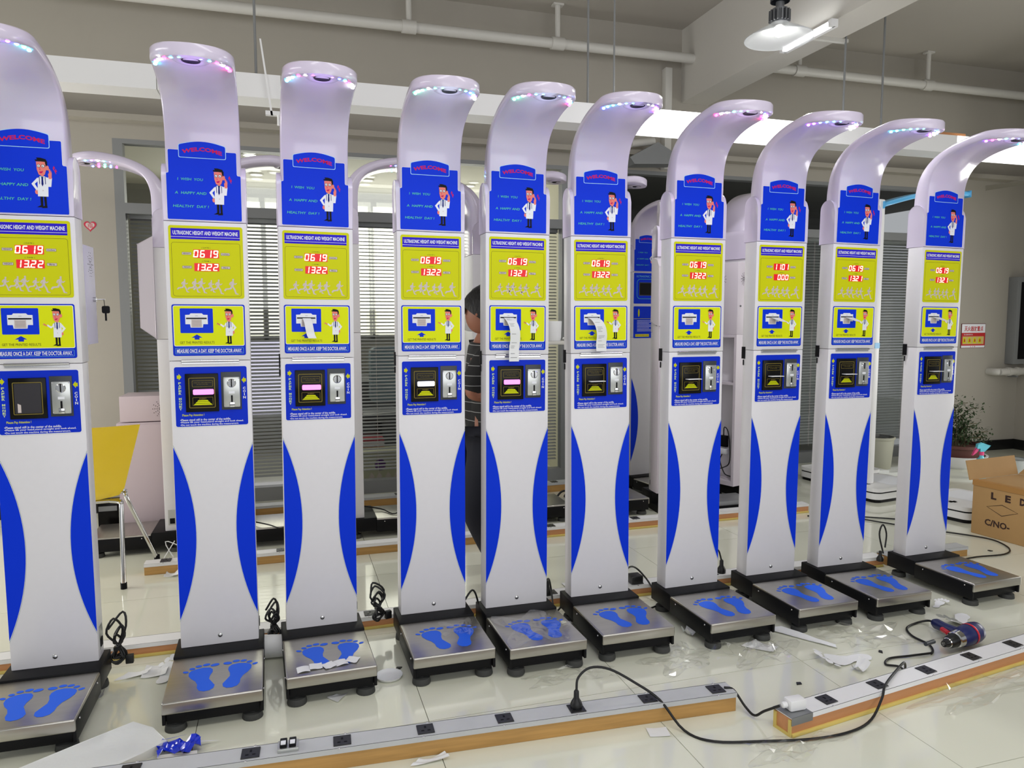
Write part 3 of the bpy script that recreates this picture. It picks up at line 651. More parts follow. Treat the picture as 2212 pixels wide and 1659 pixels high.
strip_thing('receipt','long printed receipt hanging over the hinge of the fifth kiosk','receipt',4,[(-.040,-.004,1.327),(-.036,-.030,1.315),(-.024,-.040,1.285),(-.020,-.034,1.24),(-.026,-.030,1.20),(-.026,-.034,1.150)],.042,'receipts hanging from printers')
strip_thing('receipt','long printed receipt hanging from the sixth kiosk down to its hinge','receipt',5,[(-.040,-.004,1.327),(-.030,-.030,1.318),(-.016,-.040,1.29),(-.008,-.036,1.25),(-.012,-.030,1.22),(-.012,-.036,1.186)],.046,'receipts hanging from printers')
# cards on the third platform
cc=[(-.045+.045*i,0) for i in range(5)]
for i in range(5):
    p=KM[2]@Vector((-.095+.043*i,-.345+.006*math.sin(i*2.1)+.004*i,.112))
    t=thing('card',['leftmost white paper square at the front of the third platform','white paper square second from left on the third platform','middle white paper square on the third platform','white paper square second from right on the third platform','rightmost white paper square on the third platform, tilted most'][i],'paper',p,rz=[.05,.0,.35,.2,-.45][i]+.04,group='white paper squares on the third platform')
    v=[];f=[]
    for q in range(6): x=-.0215+.0086*q; z=.001+.004*abs(math.sin(q*.6+i)); v+=[(x,-.024,z),(x,.022,z*.7)]
    for q in range(5): f.append((2*q,2*q+2,2*q+3,2*q+1))
    MB().add(v,f).obj('sheet',PAPER,t,smooth=60)

# ---------------------------------------------------------------- second row of kiosks behind
bpy.context.view_layer.update()
def rear_kiosk(name,label,loc,rz,front=None,scale=1.04,led=True,strip=True,arch=None):
    global spare
    r=copytree(spare); r.name=name; r.location=loc; r.rotation_euler=(0,0,math.radians(rz)); r.scale=(1,1,scale)
    r['label']=label; r['category']='weighing machine'; r['group']='kiosks standing in the rear rows'
    for c in list(r.children):
        if any(c.name.startswith(p) for p in ('lock_tab','bolt','footprint') ) and strip:
            bpy.data.objects.remove(c)
    if led:
        hd=[c for c in r.children if c.name.startswith('head_arch')][0]
        for sx in (-1,1):
            for i in range(5): link('led',_LED[(i*2+(sx>0))%6],hd,(sx*.085,-.20-.03*i,2.1125))
    return r
LAV=mat('cabinet_lavender_white',(206,198,208),.4)
def speaker_star(parent,fn,r=.045):
    hb=MB()
    for k in range(12):
        a=2*PI*k/12
        for q in range(1,5):
            p=Vector(fn(r*q/4*math.cos(a),r*q/4*math.sin(a),0)); p2=Vector(fn(r*q/4*math.cos(a),r*q/4*math.sin(a),.0008)); hb.cyl(p,p2,.0024,n=6)
    hb.obj('speaker_holes',PBLK,parent,kind='stuff')
def screen_box(r,z0=1.22,z1=1.72):
    b=MB().prism([(.0,z0-.04),(-.075,z0+.02),(-.075,z1-.04),(.0,z1)],-.15,.15,'x').obj('screen_box',LAV,r,bevel=.003)
    for z in (1.63,1.55): MB().box(-.08,.08,-.079,-.075,z-.014,z+.014).obj('red_display',REDON,b)
A=rear_kiosk('rear_kiosk','rear kiosk seen side-on between the first two kiosks, its lit arch pointing left',(-.68,4.66,0),-90,scale=1.03); screen_box(A)
for c in list(A.children):
    if c.name.startswith(('blue_arc','coin_panel','result_panel','display_panel','bill','coin_acc','hinge','printer_slot','welcome')):
        for d in list(c.children): bpy.data.objects.remove(d)
        bpy.data.objects.remove(c)
def bare(r,keep=()):
    for c in list(r.children):
        if c.name.startswith(('blue_arc','coin_panel','result_panel','display_panel','bill','coin_acc','hinge','printer_slot','welcome')) and not c.name.startswith(keep if keep else ('~',)):
            for d in list(c.children): bpy.data.objects.remove(d)
            bpy.data.objects.remove(c)
FOOTF=Print(fn=lambda x,z,d:(x,z,.1116+d))
B=rear_kiosk('rear_kiosk','rear kiosk behind the second one, its curved arch pointing right above the blind',(-.32,4.60,0),90,led=False); bare(B)
Cc=rear_kiosk('rear_kiosk','rear kiosk behind the third one, white arch with small lights reaching right',(.43,4.60,0),90,scale=1.055); bare(Cc)
bx=MB().box(.1365,.165,.0,.05,1.32,1.55).obj('port_box',WHITE,Cc,bevel=.003)
for z in (1.40,1.47): MB().box(.145,.158,-.004,.0,z,z+.04).obj('port',PBLK,bx)
D=rear_kiosk('rear_kiosk','rear kiosk behind the fifth one, arch pointing left near the glass',(1.22,5.02,0),-90,scale=1.05); bare(D)
E1=rear_kiosk('rear_kiosk','rear kiosk hidden by the fifth one, head tip showing beside the roll of paper',(1.36,4.58,0),90,led=False); bare(E1)
MB().box(-.14,.14,-.42,-.0,1.11,1.13).obj('side_shelf',PIPEW,E1,bevel=.004)
MB().cyl((-.14,-.40,1.142),(.0,-.40,1.142),.012,n=12).obj('shelf_bar',CHW,E1,smooth=40)
E2=rear_kiosk('rear_kiosk','rear kiosk hidden by the sixth one, rounded white head tip pointing right',(1.93,4.58,0),90,led=False); bare(E2)
# blue kiosk facing the camera
Fk=rear_kiosk('blue_front_kiosk','rear kiosk with blue front panels and small dark screen, behind the sixth and seventh',(2.64,5.12,0),8,led=False,scale=1.0); bare(Fk,('blue_arc','welcome'))
P=Print(fn=lambda x,z,d:(x,-.0012-d,z)); P.stick(rrect(-.122,.122,1.43,1.66,.006),BLUE); P.text('ULTRASONIC HEIGHT',-.10,.10,1.628,1.642,PTEAL,2)
P.ring(rrect(-.095,.095,1.465,1.615,.03),.003,PTXT,1); P.poly(rrect(-.075,.075,1.49,1.59,.004),DGREY,2); P.poly(rrect(-.068,.068,1.496,1.584,.002),PBLK,3); P.obj('screen_panel_print',Fk)
P=Print(fn=lambda x,z,d:(x,-.0012-d,z)); P.stick(rrect(-.122,.122,1.17,1.41,.006),BLUE)
P.poly([(-.12,1.315),(.12,1.315),(.12,1.318),(-.12,1.318)],YEL,2)
for i in range(8): P.poly([(-.09,1.30-i*.011),(.06-.02*(i%3),1.30-i*.011),(.06-.02*(i%3),1.303-i*.011),(-.09,1.303-i*.011)],PW,2)
P.poly(rrect(-.105,.02,1.18,1.20,.002),YELB,2); P.text('MEASURE ON',-.10,.015,1.185,1.196,PRED,3)
P.poly(ell(-.075,1.36,.008,.03),YEL,2); P.obj('instruction_panel_print',Fk)
# kiosk backs with speaker holes
G1=rear_kiosk('rear_kiosk','rear kiosk turned away, lavender back box with speaker holes left of the seventh',(2.555,4.62,0),176,led=False); bare(G1)
for c in list(G1.children):
    if c.name.startswith('head_arch'):
        for d in list(c.children): bpy.data.objects.remove(d)
        bpy.data.objects.remove(c)
MB().box(-.12,.12,.03,.08,1.86,1.95).prism([(.03,1.95),(.08,1.95),(.07,2.02),(.045,2.02)],-.12,.12,'x').obj('top_strip',LAV,G1,bevel=.004)
for c in list(G1.children):
    if c.name.startswith(('steel_platform','weighing_frame','rubber_foot')):
        for d in list(c.children): bpy.data.objects.remove(d)
        bpy.data.objects.remove(c)
MB().box(-.15,.15,-.05,.2,0,.045).obj('foot_base',BLACKM,G1)
cb=MB().prism([(.078,1.25),(.20,1.22),(.20,1.60),(.16,1.64),(.078,1.66)],-.17,.17,'x').obj('back_box',LAV,G1,bevel=.003); speaker_star(cb,lambda a,b,d:(a-.02,.20+d,1.50+b))
MB().box(-.16,.16,.078,.19,.13,1.22).obj('rear_cabinet',LAV,G1,bevel=.003)
G2=rear_kiosk('rear_kiosk','rear kiosk with open white back cabinet and power adapter, between the seventh and eighth',(3.14,4.66,0),108,led=False); bare(G2)
cb=MB().box(-.14,.14,.086,.20,1.16,1.64).obj('back_box',LAV,G2,bevel=.003); speaker_star(cb,lambda a,b,d:(-.1405-d,.14+a*.7,1.53+b),.04); speaker_star(cb,lambda a,b,d:(a,.20+d,1.53+b),.04)
MB().cyl((-.142,.17,1.35),(-.146,.17,1.35),.006).obj('lock',DGREY,cb)
op=MB().box(-.14,-.12,.078,.20,.13,1.16).box(.12,.14,.078,.20,.13,1.16).box(-.12,.12,.078,.20,.13,.16).box(-.12,.12,.078,.20,.82,.835).box(-.12,.12,.078,.20,1.14,1.16).obj('open_cabinet',LAV,G2)
MB().box(-.03,.03,.12,.15,.38,.46).obj('power_adapter',PBLK,op,bevel=.004); MB().box(-.035,.035,.115,.155,.33,.37).obj('adapter_plug',PW,op,bevel=.004)
MB().tube([(0,.14,.46),(-.02,.16,.52),(-.06,.17,.50),(-.08,.17,.40),(-.07,.16,.28),(-.02,.16,.24),(.03,.16,.22),(.06,.17,.19)],.004,6).tube([(.01,.14,.33),(.02,.15,.28),(-.03,.16,.20),(-.09,.17,.19)],.004,6).obj('adapter_cable',CABLE,op,smooth=60)
# low pink-white cabinet behind the chair
t=thing('low_cabinet','low pinkish white steel cabinet with speaker holes behind the yellow chair','cabinet',(-.74,5.08,0))
PK=mat('steel_pinkish_white',(188,173,179),.45)
MB().box(-.24,.24,-.18,.18,.02,.70).obj('body',PK,t,bevel=.003); dr=MB().box(-.23,.2,-.186,-.181,.03,.69).obj('door',PK,t,bevel=.001); MB().cyl((.13,-.186,.40),(.13,-.19,.40),.010,n=10).obj('keyhole',PBLK,dr)
ub=MB().box(-.22,.24,-.17,.1,.705,.86).obj('top_box',PK,t,bevel=.003); speaker_star(ub,lambda a,b,d:(a+.01,-.1705-d,b+.78),.048)
MB().box(-.255,.255,-.19,.19,.0,.02).obj('foot_plinth',BLACKM,t)
t=thing('black_box','small black box on the floor behind the yellow chair legs','box',(-1.05,4.96,.0)); MB().box(-.055,.055,-.05,.05,0,.22).obj('body',GLOSSBLK,t,bevel=.004); MB().box(-.05,.05,-.052,-.05,.17,.2).obj('edge',FRAME,t)
t=thing('red_box','dark red box on the floor left of the yellow chair','box',(-1.26,4.95,0)); MB().box(-.12,.10,-.08,.08,0,.36).obj('body',mat('dark_red',(150,28,38),.5),t,bevel=.004); MB().box(-.12,.10,-.082,-.08,.30,.31).obj('lid_seam',PBLK,t)
# white scale with rounded base and blue arched head
BLU3=mat('arch_light_blue',(84,170,222),.3)
def round_scale(name,label,loc,rz,col=False):
    t=thing(name,label,'scale',loc,rz,group='white rounded platform scales')
    def sl(r,e,z0,z1,m,n):
        MB().prism(rrect(-.26-e,.26+e,-.19-e,.19+e,r+e,6),z0,z1,'z').obj(n,m,t,bevel=.006)
    sl(.06,-.012,.0,.025,BLACKM,'base'); sl(.06,0,.025,.068,CHW,'lower_shell'); sl(.06,-.006,.068,.078,BLACKM,'seam'); sl(.06,0,.078,.105,CHW,'top_shell')
    P=Print(fn=lambda x,z,d:(x,z,.1054+d)); P.poly([(-.20,-.035),(-.13,-.035),(-.13,-.015),(-.20,-.015)],PBLK,1); P.poly([(-.18,-.05),(-.15,-.05),(-.15,0),(-.18,0)],PBLK,1); P.poly(rrect(-.05,.22,-.14,.14,.03),PW,1); P.obj('print',t)
    return t
H=round_scale('rounded_scale','white rounded scale with tall white column and light blue arch, behind the ninth kiosk',(4.22,4.42,0),.15)
MB().box(-.175,-.115,-.05,.05,.105,2.16).obj('column',CHW,H,bevel=.012,seg=3)
arch=MB(); S=[];n=22
for k in range(n+1):
    a=k/n; x=-.145+.95*a; z=2.10+.14*math.sin(min(1,a*1.15)*PI/2); S.append((x,z))
v=[];f=[]
for x,z in S: v+=[(x,-.06,z),(x,.06,z),(x,.06,z+.035),(x,-.06,z+.035)]
for i in range(n):
    for k in range(4): j=(k+1)%4; f.append((i*4+k,i*4+j,i*4+4+j,i*4+4+k))
f+= [(0,1,2,3),(n*4+3,n*4+2,n*4+1,n*4)]
arch.add(v,f).obj('arch',BLU3,H,bevel=.008)
for z in (1.52,1.62,1.46): MB().box(-.116,-.112,-.02,.02,z,z+(.012 if z==1.46 else .045)).obj('port',PBLK,H)
MB().box(-.170,-.120,-.0525,-.05,1.10,1.14).obj('sticker',BLU3,H)
round_scale('rounded_scale','low white rounded scale on the floor behind the rightmost kiosk, left of the carton',(4.36,3.83,0),.25)
round_scale('rounded_scale','low white rounded scale lying nearest the bin, left of the rightmost kiosk',(4.30,4.92,0),.1)
# ledge roll
t=thing('paper_roll','thick roll of white paper standing on a ledge beside the fifth kiosk','paper roll',(1.675,4.56,1.176))
MB().lathe([(.022,.0),(.048,0),(.052,.02),(.057,.125),(.055,.128),(.046,.127),(.044,.12)],n=28).lathe([(.04,.116),(.036,.127),(.033,.116)],n=28).lathe([(.028,.114),(.025,.126),(.022,.114),(.02,.01)],n=28).lathe([(.044,.12),(.04,.116),(.033,.116),(.028,.114),(.022,.114)],n=28).obj('roll',PAPER,t,smooth=40)
MB().lathe([(.019,.0),(.019,.1),(.0165,.1),(.0165,0)],n=20).obj('core',CARD,t,smooth=40)

# ---------------------------------------------------------------- socket beams
SOCK=mat('socket_black',(30,30,32),.35)
def sock_mesh():
    mb=MB().box(-.026,.026,-.026,.026,0,.003)
    return mb.mesh('socket',SOCK,bevel=.001,seg=1)
SM=sock_mesh()
HM=MB().box(-.003,.003,.004,.014,0,.0006).box(-.014,-.005,-.012,-.008,0,.0006).box(.005,.014,-.012,-.008,0,.0006).mesh('socket_holes',PBLK)
SCR=MB().ball((0,0,0),.004,sz=.4,n=5).mesh('channel_screw',CHROME,smooth=60)
def beam(label,x0,y0,x1,y1,w,h,cov,side,socks,endcap=False,group='timber beams with power sockets'):
    L=math.hypot(x1-x0,y1-y0); t=thing('socket_beam',label,'power strip',(x0,y0,0),math.atan2(y1-y0,x1-x0),group=group)
    MB().box(0,L,.001,w-.001,0,h-.002).obj('timber',side,t,bevel=.002)
    if side is WOODO: MB().box(0.001,L-.001,-.006,w+.006,0,.012).obj('bottom_batten',mat('pale_pine',(214,190,104),.6,noise=.15,nscale=8),t,bevel=.002)
    MB().box(-.001,L+.001,-.002,w+.002,h,h+.004).box(-.001,L+.001,-.0025,0,h-.012,h+.004).box(-.001,L+.001,w,w+.0025,h-.012,h+.004).obj('channel_cover',cov,t)
    if endcap: MB().box(-.003,.085,-.004,w+.004,h+.004,h+.006).box(-.004,.085,-.005,-.003,h-.02,h+.006).obj('metal_cap',GREYSTEEL,t)
    if endcap: MB().box(-.004,0,.0,.012,0,h-.004).box(-.004,0,w-.012,w,0,h-.004).box(-.004,0,.012,w-.012,0,.010).obj('end_frame',MATS['pale_pine'],t)
    for s_ in socks:
        o=link('socket',SM,t,(s_,w/2,h+.004)); link('socket_holes',HM,o,(0,0,.0031))
        for d in (-1,1): link('channel_screw',SCR,t,(s_+.01*d,w/2+d*.038,h+.004))
    return t
b1=beam('long worn grey-topped socket beam along the front edge of the floor',-.9,2.19,1.425,2.075,.072,.062,ALU,WOOD,[.79-.02,1.03,1.28,1.53,1.77,2.02,2.27,.45,.2])
sw=MB().box(.845,.905,.014,.062,.066,.078).obj('breaker_housing',CASTSIL,b1,bevel=.002)
for x in (.852,.878): MB().box(x,x+.02,.018,.058,.078,.088).obj('breaker_switch',PBLK,b1,bevel=.002); MB().box(x+.003,x+.017,.020,.036,.088,.092).obj('switch_toggle',PW,b1)
b2=beam('clean white-topped socket beam with orange sides, at the right front',1.50,1.885,3.6,2.175,.075,.060,CHW,WOODO,[.19,.43,.68,.93,1.18,1.43,1.68],endcap=True)
b3=beam('white-topped socket beam on the floor just behind the front row of kiosks',-1.9,3.12,3.02,3.11,.075,.050,CHW,WOODO,[2.22,2.75,3.05,3.49,3.9,4.3])
b3a=beam('short socket beam with pale timber behind the last two kiosks',3.05,3.11,3.6,3.11,.075,.050,ALU,WOOD,[.12])
b4=beam('white-topped pine socket beam before the rear kiosks, its end near the chair leg',-.73,4.13,1.15,4.139,.07,.056,CHW,WOOD,[.10,.68,1.05,1.55])
b4b=beam('white-topped orange socket beam before the rear kiosks, behind the fifth to eighth kiosks',1.16,4.139,3.38,4.15,.07,.056,CHW,WOODO,[.36,.93,1.41,1.86])
b5=beam('socket beam lying along the foot of the glass partition',-.3,5.16,2.2,5.24,.09,.065,ALU,WOOD,[.45,1.05,2.25])

# ---------------------------------------------------------------- cables
def cable(label,pts,r=.0042,cat='cable',name='cable',m=CABLE,extra=None):
    t=thing(name,label,cat,(pts[0][0],pts[0][1],0)); o=Vector((pts[0][0],pts[0][1],0))
    MB().tube([Vector(p)-o for p in pts],r,8).obj('cord',m,t,smooth=60)
    if extra: extra(t,o)
    return t
def plug(t,p,m=CABLE,up=True,s=1):
    mb=MB().lathe([(.001,0),(.019*s,0),(.020*s,.012*s),(.016*s,.022*s),(.012*s,.028*s),(.009*s,.034*s),(.0085*s,.055*s),(.005*s,.060*s),(.001,.060*s)],p,n=14); mb.obj('plug',m,t,smooth=40)
def ex1(t,o): plug(t,(0,0,.066))
cable('long black cable from a plug in the front beam to the drill',[(.872,2.145,.122),(.882,2.155,.16),(.93,2.17,.18),(1.0,2.17,.165),(1.08,2.14,.12),(1.15,2.10,.07),(1.19,2.01,.008),(1.25,1.93,.006),(1.40,1.885,.006),(1.56,1.850,.006),(1.70,1.850,.006),(1.81,1.885,.008),(1.89,1.925,.05),(1.93,1.955,.073),(2.05,2.03,.072),(2.13,2.075,.07),(2.17,2.11,.02),(2.19,2.16,.008),(2.16,2.19,.006),(2.21,2.225,.006),(2.30,2.22,.006),(2.40,2.21,.008)],extra=lambda t,o:plug(t,(0,0,.066)))
def ex2(t,o):
    q=Vector((1.545,1.93,.067))-o; MB().box(q.x-.03,q.x+.03,q.y-.02,q.y+.02,q.z,q.z+.035).cyl((q.x-.03,q.y,q.z+.018),(q.x-.05,q.y,q.z+.018),.010).obj('white_plug',CHW,t,bevel=.005)
cable('black cable bridging the front beam end and the white plug',[(1.40,2.11,.070),(1.43,2.10,.062),(1.45,2.06,.020),(1.455,2.015,.012),(1.47,1.985,.04),(1.485,1.93,.084)],extra=ex2)
def bundle(label,x,y,z,w,h,rz=0,seed=1):
    random.seed(seed); t=thing('cable_bundle',label,'cable',(x,y,0),rz,group='coiled power cords behind the kiosks')
    pts=[]
    for k in range(5):
        s_=1-.11*k*random.uniform(.6,1.2); o1=random.uniform(-.3,.3)*w; j=lambda q=.008: random.uniform(-q,q)
        pts+=[(-w*.42*s_+o1*.3+j(),j(.012),z+h*.72*s_),(o1+j(),j(.012),z+h*s_),(w*.40*s_+o1*.3+j(),j(.012),z+h*.74*s_),(j(.006),j(.006),z+h*.36),(-w*.40*s_+j(),j(.012),z+h*.16),(j(),j(.012),z+.006+.01*k),(w*.38*s_+j(),j(.012),z+h*.18),(j(.006),j(.006),z+h*.38)]
    MB().tube(pts,.0042,7,sub=4).obj('cord',CABLE,t,smooth=60); MB().box(-.012,.012,-.012,.012,z+h*.30,z+h*.36).obj('tie',CABLE,t)
    MB().box(w/2-.005,w/2+.022,-.01,.01,z+.003,z+.036).obj('plug',CABLE,t,bevel=.003)
    return t
bundle('tall looped black cord hanging beside the foot of the first kiosk',-.625,2.965,.045,.06,.20,0,2)
bundle('coiled black cord beside the foot of the second kiosk',-.075,2.99,.06,.06,.17,0,3)
t=bundle('looped black cord leaning beside the foot of the third kiosk',.34,3.02,.07,.07,.17,.3,4)
cable('black cord and plug beside the foot of the fourth kiosk',[(.69,2.98,.12),(.735,2.99,.17),(.76,3.0,.12),(.77,3.02,.05),(.80,2.98,.02),(.77,2.95,.01)])
cable('black cord with a plug in the beam between the fifth and sixth kiosks',[(1.05,3.0,.13),(1.10,3.05,.16),(1.125,3.08,.10),(1.12,3.02,.02),(1.15,3.0,.05),(1.20,3.02,.09)],extra=lambda t,o:plug(t,(.075,.13,.056),s=1.1))
cable('black cord with a square plug between the sixth and seventh kiosks',[(1.43,3.0,.13),(1.50,3.06,.165),(1.58,3.14,.13),(1.625,3.12,.08),(1.64,3.03,.03),(1.67,3.0,.06),(1.60,2.95,.02),(1.52,2.93,.01)],extra=lambda t,o:(MB().box(.12,.18,.12,.18,.056,.095).obj('square_plug',SOCK,t,bevel=.004)))
cable('black cord arching up to a plug between the seventh and eighth kiosks',[(1.87,2.96,.15),(1.90,2.97,.05),(1.93,3.02,.10),(1.98,3.10,.17),(2.03,3.14,.175),(2.055,3.147,.115)],extra=lambda t,o:plug(t,(.185,.187,.056),s=1.1))
cable('short black cord at the foot of the eighth kiosk',[(2.33,3.05,.10),(2.38,3.12,.07),(2.43,3.10,.05)])
bundle('small coiled black cord beside the foot of the ninth kiosk',2.73,3.02,.09,.03,.09,0,5)
cable('black cord loop left of the rightmost kiosk foot',[(2.95,3.04,.10),(2.93,3.05,.20),(2.95,3.05,.25),(2.975,3.05,.20),(2.96,3.04,.13)],extra=lambda t,o:plug(t,(.0,.02,.054),s=.9))
cable('black cable looping over the floor from the rightmost kiosk towards the carton',[(3.25,3.05,.06),(3.40,3.06,.006),(3.62,3.07,.006),(3.81,3.06,.006),(3.93,3.13,.006),(3.99,3.27,.006),(3.95,3.38,.006),(3.84,3.52,.006),(3.72,3.68,.006),(3.5,4.0,.006),(3.3,4.06,.006)])
cable('black cable across the floor behind the ninth kiosk',[(3.42,4.16,.03),(3.52,4.06,.006),(3.64,3.93,.006),(3.80,3.82,.006),(4.0,3.62,.006)])
cable('tangled black cable over the steel platform between the second and third kiosks',[(-.25,4.6,.13),(-.12,4.42,.14),(-.05,4.36,.13),(.02,4.45,.135),(.12,4.28,.125),(.2,4.36,.125)])
cable('thick black cable lying along the rear beam between the third and fourth kiosks',[(.30,4.58,.13),(.40,4.66,.15),(.55,4.62,.13),(.62,4.5,.125),(.75,4.62,.15),(.9,4.66,.13)])
cable('black cable on the floor before the far beam, between third and fourth kiosks',[(.30,5.12,.12),(.38,5.08,.03),(.5,5.05,.006),(.8,5.08,.03),(1.0,5.1,.05),(1.25,5.02,.02)])
cable('thin white wires looped on the floor behind the second kiosk',[(-.60,4.28,.13),(-.66,4.24,.02),(-.58,4.22,.006),(-.64,4.24,.14),(-.52,4.22,.10),(-.48,4.26,.18),(-.54,4.22,.01)],r=.0025,m=PAPER)
cable('curly black cord on the far floor between the fifth and sixth kiosks',[(1.86,5.0,.01),(1.92,5.03,.05),(1.97,5.02,.05),(1.93,5.0,.02),(1.98,4.98,.01)],r=.008)
# steel rear platforms read as separate scales in the gaps
def plate(label,x0,x1,y0,y1,h=.10):
    t=thing('bare_platform',label,'scale',(x0,y0,0),group='bare steel platforms of the rear row')
    MB().box(.01,x1-x0-.01,.01,y1-y0-.01,0,h-.03).obj('frame',BLACKM,t,bevel=.003); MB().box(0,x1-x0,0,y1-y0,h-.03,h).obj('steel_top',GREYSTEEL,t,bevel=.004); return t
plate('grey steel platform behind the beam between the seventh and eighth kiosks',2.74,3.0,4.24,4.44)

# ---------------------------------------------------------------- drill
t=thing('power_drill','dark blue corded power drill with red trigger lying on the floor by the right beam','drill',(2.56,2.30,0),math.radians(0))
DB=mat('drill_navy',(30,38,92),.35); RD=mat('drill_red',(200,30,50),.35)
# body axis from chuck (2.47,2.17) to rear (2.68,2.235)
def bar(prof,p0,p1,n=20):
    p0=Vector(p0);p1=Vector(p1);L=(p1-p0).length; mb=MB().lathe([(r,z*L) for z,r in prof],n=n); q=(p1-p0).to_track_quat('Z','Y')
    mb.v=[tuple(p0+q@Vector(v_)) for v_ in mb.v]; return mb
c0=(-.115,-.105,.045); c1=(.115,-.055,.05)
bar([(0,.001),(0,.012),(.12,.018),(.15,.024),(.35,.026)],c0,c1).obj('chuck',mat('drill_chuck_black',(26,26,28),.35),t,smooth=40)
bar([(.0,.001),(.0,.009),(.10,.017),(.11,.02)],c0,c1).obj('jaws',CHROME,t,smooth=40)
bar([(.30,.027),(.31,.032),(.42,.034),(.44,.030)],c0,c1).obj('collar',CHROME,t,smooth=30)
bar([(.42,.028),(.50,.038),(.62,.041),(.86,.042),(.96,.038),(1,.025),(1,.001)],c0,c1).obj('motor_body',DB,t,smooth=50)
bar([(.70,.0425),(.71,.0432),(.74,.0432),(.75,.0425)],c0,c1).obj('red_band',RD,t,smooth=40)
bar([(0,.001),(0,.024),(.2,.024),(.6,.020),(.9,.022),(1,.016),(1,.001)],(.02,-.06,.045),(.02+.035,.10,.028)).obj('handle',DB,t,smooth=50)
bar([(0,.001),(.1,.010),(.9,.010),(1,.001)],(-.012,-.035,.045),(.008,.02,.04)).obj('trigger',RD,t,smooth=50)
MB().box(.01,.05,-.105,-.085,.03,.06).obj('vent_red',RD,t,bevel=.004)
MB().tube([(.055,.10,.03),(.06,.14,.02),(.02,.16,.006),(-.06,.13,.006),(-.10,.06,.006),(-.10,-.02,.006),(-.13,-.07,.006),(-.16,-.09,.006)],.0045,8).obj('cord',CABLE,t,smooth=60)
MB().cyl((-.22,-.118,.065),(-.16,-.10,.060),.008,n=10).obj('inline_connector',DGREY,t,smooth=40)

# ---------------------------------------------------------------- litter
FT=[(-90,-200),(-84,-186),(-66,-176),(-45,-171),(-24,-176),(-14,-192),(-13,-212),(-20,-238),(-21,-262),(-10,-288),(0,-312),(-3,-332),(-14,-344),(-31,-347),(-47,-338),(-55,-318),(-56,-293),(-64,-268),(-79,-246),(-89,-222)]
TO=[(-9,-160,15,12,.25),(-37,-151,12.5,11,.1),(-62,-156,11,10,-.1),(-82,-170,10,9,-.4),(-101,-190,10.5,8,-.6)]
def footpaper(label,x,y,rz,curl=0,s=1.1):
    t=thing('foot_shaped_paper',label,'paper',(x,y,0),rz,group='foot-shaped paper backings on the floor')
    mb=MB()
    def q(a,b): 
        a=(a+45)/1000*s; b=(b+250)/1000*s; z=.002+curl*max(0,b)**2*6+.004*abs(math.sin(a*60)); return (a,b,z)
    def pl(P): mb.add([q(*p) for p in P],[tuple(r) for r in tessellate_polygon([[Vector((p[0],p[1],0)) for p in P]])])
    pl(FT)
    for a,b,rx,ry,an in TO: pl([(p,q_) for p,q_ in ell(a,b,rx+2,ry+4,12,an)])
    mb.obj('sheet',PAPER,t,smooth=60)
footpaper('white foot-shaped paper lying flat on the floor left of the drill',2.05,2.27,math.radians(75),.3)
footpaper('white foot-shaped paper behind the drill, toes raised',2.78,2.42,math.radians(110),.6)
footpaper('curled white foot-shaped paper on the floor between the last two platforms',2.85,2.60,math.radians(-75),.9,.5)
footpaper('white foot-shaped paper under the front of the second platform, left side',-.46,2.93,math.radians(-20),.8,.8)
def sheet(label,x,y,pts,rz=0,curl=0,m=PAPER,name='paper_scrap',cat='paper',z0=.0015,th=0,sub=6):
    t=thing(name,label,cat,(x,y,0),rz)
    mb=MB(); V=[]; F=[]
    a,b,c,d=[Vector((*p,0)) for p in pts]
    for i in range(sub+1):
        for j in range(sub+1):
            u=i/sub;v_=j/sub; p=(a*(1-u)+b*u)*(1-v_)+(d*(1-u)+c*u)*v_; V.append((p.x,p.y,z0+curl*((u-.4)**2*.25+.03*math.sin(5*v_+u*3)**2)))
    for i in range(sub):
        for j in range(sub): k=i*(sub+1)+j; F.append((k,k+sub+1,k+sub+2,k+1))
    mb.add(V,F).obj('sheet',m,t,smooth=70); return t
sheet('white paper square on the floor left of the second platform',-.50,2.97,[(-.05,-.05),(.035,-.06),(.05,.04),(-.035,.05)],.1,.12)
sheet('long torn white paper strip on the floor right of the first platform',-.56,2.955,[(-.08,-.02),(.03,-.02),(.05,.02),(-.03,.025)],.2,.1,z0=.003)
sheet('small white scrap close to the first platform corner',-.66,2.80,[(-.02,-.01),(.02,-.01),(.015,.03),(-.01,.03)],0,.2)
t=thing('paper_curl','curled roll of white paper on the floor between the second and third platforms','paper',(-.07,2.96,.045))
MB().cyl((-.05,.01,0),(.045,-.005,0),.045,.042,n=20,cap=False).cyl((-.05,.01,0),(.045,-.005,0),.030,.028,n=20,cap=False).obj('roll',PAPER,t,smooth=60)
t=thing('paper_curl','round folded white paper on the floor right of the third platform','paper',(.335,2.66,0)); MB().lathe([(.001,.002),(.03,.002),(.046,.004),(.05,.012)],n=16).obj('sheet',PAPER,t,smooth=60)
sheet('white scrap in front of the third platform',.14,2.565,[(-.035,.01),(.0,-.04),(.04,.015),(.0,.02)],0,.05)
sheet('small white tag on the floor between the sixth and seventh platforms',1.59,2.66,[(-.02,-.03),(.02,-.03),(.02,.03),(-.02,.03)],.2,.45)
sheet('white rectangle of paper on the floor between the fifth and sixth kiosks',1.34,3.34,[(-.05,-.03),(.05,-.03),(.05,.04),(-.05,.04)],0,.05)
sheet('small white paper lying in front of the long front beam',1.11,2.035,[(-.035,-.02),(.03,-.03),(.035,.02),(-.03,.03)],-.1,.03)
sheet('white scrap on the floor near the drill, left of the right beam sockets',2.04,2.19,[(-.02,-.03),(.035,-.015),(.02,.03),(-.035,.01)],0,.35)
sheet('long white pointed paper between the seventh and eighth platforms',1.98,2.50,[(-.07,.15),(.03,.10),(.10,-.13),(.09,-.15)],.1,.08)
